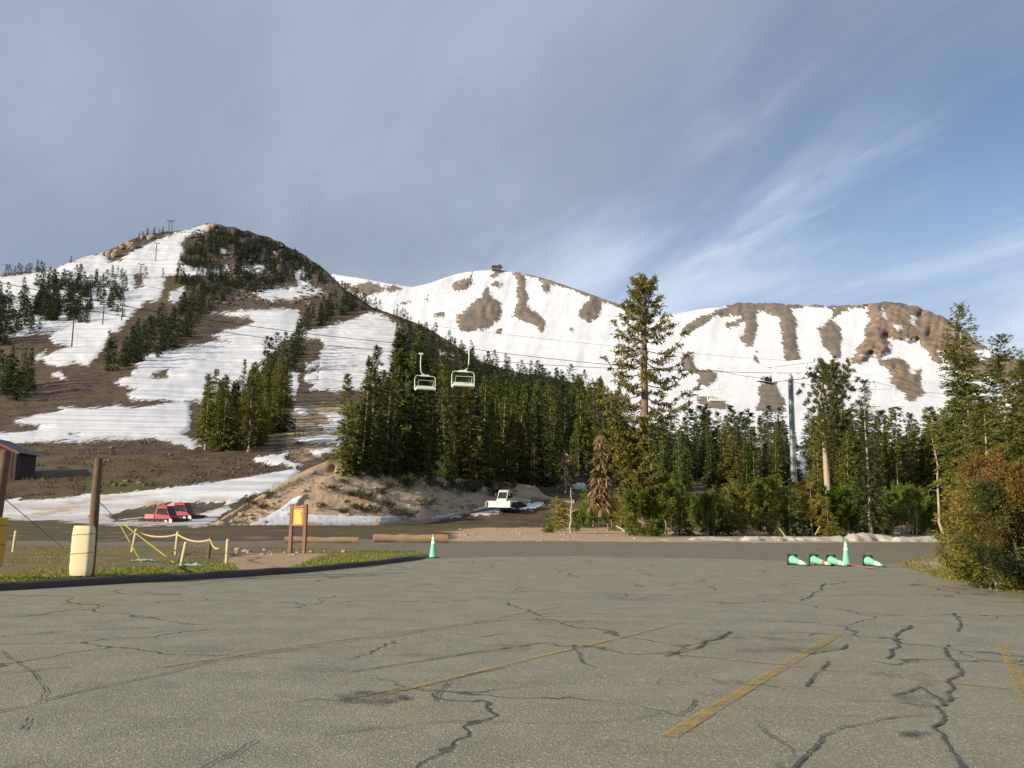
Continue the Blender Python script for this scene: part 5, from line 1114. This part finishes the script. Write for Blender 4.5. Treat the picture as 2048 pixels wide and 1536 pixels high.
# --- snow groomers
M['glass'] = simple('tinted_cab_glass', (.02, .03, .032), .12, 0, .2, 2, 0, .6); M['rubber'] = simple('track_rubber', (.02, .02, .02), .9, 0, .3, 6, .3); M['red_paint'] = simple('red_machine_paint', (.36, .022, .026), .45, 0, .12, 3); M['cat_white'] = simple('white_machine_paint', (.52, .54, .50), .5, 0, .12, 3); M['beacon'] = simple('orange_beacon', (.70, .22, .06), .4, 0, .1, 4)
def snowcat(loc, rz, paint, label, s=1.0, tilt=0):
    e = empty('snow_groomer', loc, rz, label, 'snow groomer'); e.scale = (s, s, s); e.rotation_euler = (0, tilt, rz)
    for sd in (-1, 1):
        y = sd*1.35; o = [(-2.35, .35), (-2.15, .05), (1.75, .05), (2.45, .5), (2.4, .85), (2.1, 1.02), (-2.1, 1.02), (-2.4, .75)]
        t = MB().prism(o, y-.62, y+.62).build('track', M['rubber'], e, bevel=.05)
        for k in range(5): MB().tube([(-1.75+k*.85, y-.66, .48), (-1.75+k*.85, y+.66, .48)], .36, 14).build('wheel', M['dark_steel'], t, True)
        MB().tube([(2.05, y-.65, .66), (2.05, y+.65, .66)], .27, 12).build('sprocket', M['cat_white'], t, True)
        for k in range(9): MB().box((-2.0+k*.5, y, 1.05), (.07, 1.2, .07)).build('grouser', M['galv'], t)
    MB().box((0, 0, .75), (4.3, 1.5, .5)).build('chassis', M['dark_steel'], e)
    body = MB().prism([(-.5, .95), (2.0, .95), (2.15, 1.25), (1.85, 1.55), (1.35, 2.75), (-.25, 2.75), (-.5, 1.9)], -.95, .95).build('cab', paint, e, bevel=.06)
    for sd in (-1, 1): MB().prism([(-.25, 1.75), (1.55, 1.55), (1.68, 1.6), (1.28, 2.55), (-.12, 2.55)], sd*.94-.02, sd*.94+.03*sd+.02).build('side_window', M['glass'], body)
    nx, nz = 1.2, .5; ws = [(1.90, 1.60), (1.42, 2.62), (1.40, 2.62), (1.87, 1.60)]
    MB().prism([(1.92, 1.58), (1.44, 2.64), (1.36, 2.62), (1.84, 1.56)], -.80, .80).build('windscreen', M['glass'], body)
    MB().box((.55, 0, 2.83), (1.75, 1.8, .14)).build('roof', paint, body, bevel=.04)
    for k in range(4): MB().box((1.40, -.6+.4*k, 2.95), (.12, .2, .14)).build('work_light', M['cat_white'], body)
    MB().lathe([(.10, 2.9), (.11, 3.0), (.09, 3.12), (.0, 3.16)], 10, Matrix.Translation((-.05, .3, 0))).build('beacon', M['beacon'], body, True)
    for sd in (-1, 1): MB().tube([(1.3, sd*.95, 2.3), (1.6, sd*1.3, 2.35)], .025, 5).box((1.6, sd*1.35, 2.25), (.06, .2, .4)).build('mirror', M['dark_steel'], body)
    MB().box((-1.45, 0, 1.35), (1.7, 1.7, .75), taper=(.92, .9)).build('engine_cover', paint, e, bevel=.06)
    MB().tube([(-.75, .7, 1.7), (-.75, .7, 2.7)], .07, 8).build('exhaust', M['dark_steel'], e)
    MB().tube([(1.6, -.6, .7), (2.7, -.6, .55)], .09, 8).tube([(1.6, .6, .7), (2.7, .6, .55)], .09, 8).box((2.2, 0, .62), (.2, 1.3, .16)).build('blade_arms', M['dark_steel'], e)
    bl = [(2.85, .05), (2.72, .35), (2.70, .75), (2.82, 1.15), (2.90, 1.15), (2.80, .75), (2.82, .35), (2.97, .05)]
    b = MB().prism(bl, -2.3, 2.3).build('blade', paint if paint == M['cat_white'] else M['dark_steel'], e)
    for sd in (-1, 1): MB().prism([(2.85, .05), (3.35, .12), (3.3, 1.0), (2.85, 1.15)], sd*2.33-.03, sd*2.33+.03).build('blade_wing', M['cat_white'], b)
    MB().tube([(-2.3, -.5, .8), (-3.1, -.5, .5)], .08, 6).tube([(-2.3, .5, .8), (-3.1, .5, .5)], .08, 6).box((-3.2, 0, .45), (.5, 4.2, .5)).build('tiller', M['dark_steel'], e, bevel=.05)
    return e
d1 = float(hillD(326, 1052)); 
snowcat(P(322, 1052.5, 104), R(-14), M['red_paint'], 'red snow groomer parked in front of the other red one', .80)
snowcat(P(356, 1045.5, 113), R(-10), M['red_paint'], 'red snow groomer parked behind and right of the other red one', .86)
snowcat(hillP(1014, 1017)+np.array([0, -3, .05]), R(-118), M['cat_white'], 'white snow groomer parked at the foot of the bank', .80)

# --- shed at the left edge
M['shed'] = simple('dark_brown_boards', (.060, .040, .034), .9, 0, .35, 2, .3); M['tin'] = simple('grey_tin_roof', (.15, .15, .155), .6, .2, .25, 1.2); M['trim'] = simple('red_brown_trim', (.22, .07, .05), .8, 0, .2, 3)
sD = float(hillD(40, 962)); sp = P(26, 964, sD); sw, sl, swh = 9.0, 8.0, 5.0
e = empty('shed', (sp[0]-sw/2, sp[1], sp[2]-.3), 0, 'dark brown shed with grey roof at the left edge', 'building'); e.rotation_euler = (0, 0, R(8))
n = 15
MB().box((0, sl/2, swh/2), (sw, sl, swh)).prism([(-sw/2, swh), (sw/2, swh), (0, swh+2.1)], .0, sl).build('wall', M['shed'], e)
for k in range(n): MB().box((-sw/2+.3+k*(sw-.6)/(n-1), -.03, swh/2), (.48, .05, swh-.1)).build('plank', M['shed'], e)
for sd in (-1, 1):
    a = math.atan2(2.1, sw/2); L_ = math.hypot(2.1, sw/2)+.5
    MB().box((sd*(sw/4+.18), sl/2, swh+1.05+.08), (L_, sl+1.2, .14), Matrix.Rotation(sd*a, 3, 'Y')).build('roof', M['tin'], e)
    rf = e.children[-1]; MB().box((sd*(sw/4+.18), -.63, swh+.99), (L_, .06, .30), Matrix.Rotation(sd*a, 3, 'Y')).build('fascia', M['trim'], rf)
    for k in range(9): MB().box((sd*(sw/4+.18), -.4+k*.98, swh+1.05+.17), (L_-.02, .05, .05), Matrix.Rotation(sd*a, 3, 'Y')).build('seam', M['tin'], rf)
MB().box((-1.2, -.08, 1.15), (1.4, .06, 2.3)).build('door', M['trim'], e); MB().box((2.2, -.08, 2.4), (1.2, .06, 1.0)).build('window', M['glass'], e)
# retaining wall / deck edge behind the thicket
M['conc'] = simple('grey_concrete', (.11, .098, .088), .9, 0, .3, 1.5, .2)
a, b = P(1232, 1003, 112), P(1452, 1006, 112)
MB().box(tuple((a+b)/2+np.array([0, 0, .1])), (float(b[0]-a[0]), .6, 2.0)).build('retaining_wall', M['conc']); o = COL.objects[-1]; o.location = (0, 0, 0); tag(o, 'low grey retaining wall behind the young pines under the ragged pine', 'wall')

# --- small lift on the hill
def hill_tower(px, pb_, pt, label, wide=1.0, double=False):
    p = hillP(px, pb_); H = (pb_-pt)/F*p[1]/math.cos(PITCH)*1.0; e = empty('hill_lift_tower', p, R(20), label, 'lift tower', 'small lift towers up the hill')
    MB().tube([(0, 0, -.5), (0, 0, H)], [.38, .30], 10).build('pole', M['hill_steel'], e, True)
    MB().box((0, 0, H), (5.0*wide, .5, .45)).build('crossarm', M['hill_steel'], e)
    for s_ in (-1, 1): MB().box((s_*2.3*wide, 0, H+.2), (.4, 2.6, .4)).build('sheave_beam', M['hill_steel'], e)
    return p+np.array([0, 0, H+.35])
M['hill_steel'] = simple('weathered_tower_steel', (.07, .075, .08), .7, .2, .2, 1)
tops = []
for px, b_, t_, lb in [(42, 722, 697, 'lowest small lift tower beside the left edge trees'), (143, 695, 638, 'lift tower on the brown patch above the first snow tongue'), (205, 650, 608, 'lift tower second up from the brown patch'), (243, 642, 577, 'tallest of the small lift towers below the hill top'), (280, 557, 527, 'lift tower at the foot of the upper snow face'), (311, 522, 484, 'lift tower on the upper snow face')]:
    tops.append(hill_tower(px, b_, t_, lb))
tops.append(hill_tower(337, 468, 440, 'left one of the double tower on the hill skyline', .8)); hill_tower(343, 468, 440, 'right one of the double tower on the hill skyline', .8)
for s_, lb in ((-1, 'left'), (1, 'right')):
    rope([q+np.array([s_*2.2, 0, 0]) for q in tops], [.8, .6, .5, 1.0, .8, .8], .06, lb+' haul rope of the small lift up the hill')
# snow-survey poles: none; station on the central summit
M['station'] = simple('station_cladding', (.10, .085, .075), .8, 0, .25, .3)
q = P(993, 541, float(mountD(np.array([993.]), np.array([541.]), np.array([5.]))[0])); e = empty('summit_station', q, 0, 'dark little station building on the central summit', 'building')
MB().box((0, 0, 4), (26, 14, 10)).build('wall', M['station'], e); MB().prism([(-15, 9), (17, 9), (12, 13), (-10, 13)], -8.5, 8.5).build('roof', M['dark_steel'], e); MB().box((9, 0, 15), (8, 7, 5)).build('tower_room', M['station'], e)
for k in range(4): MB().box((-9+6*k, -7.05, 5.5), (3.4, .2, 2.4)).build('window', M['glass'], e)
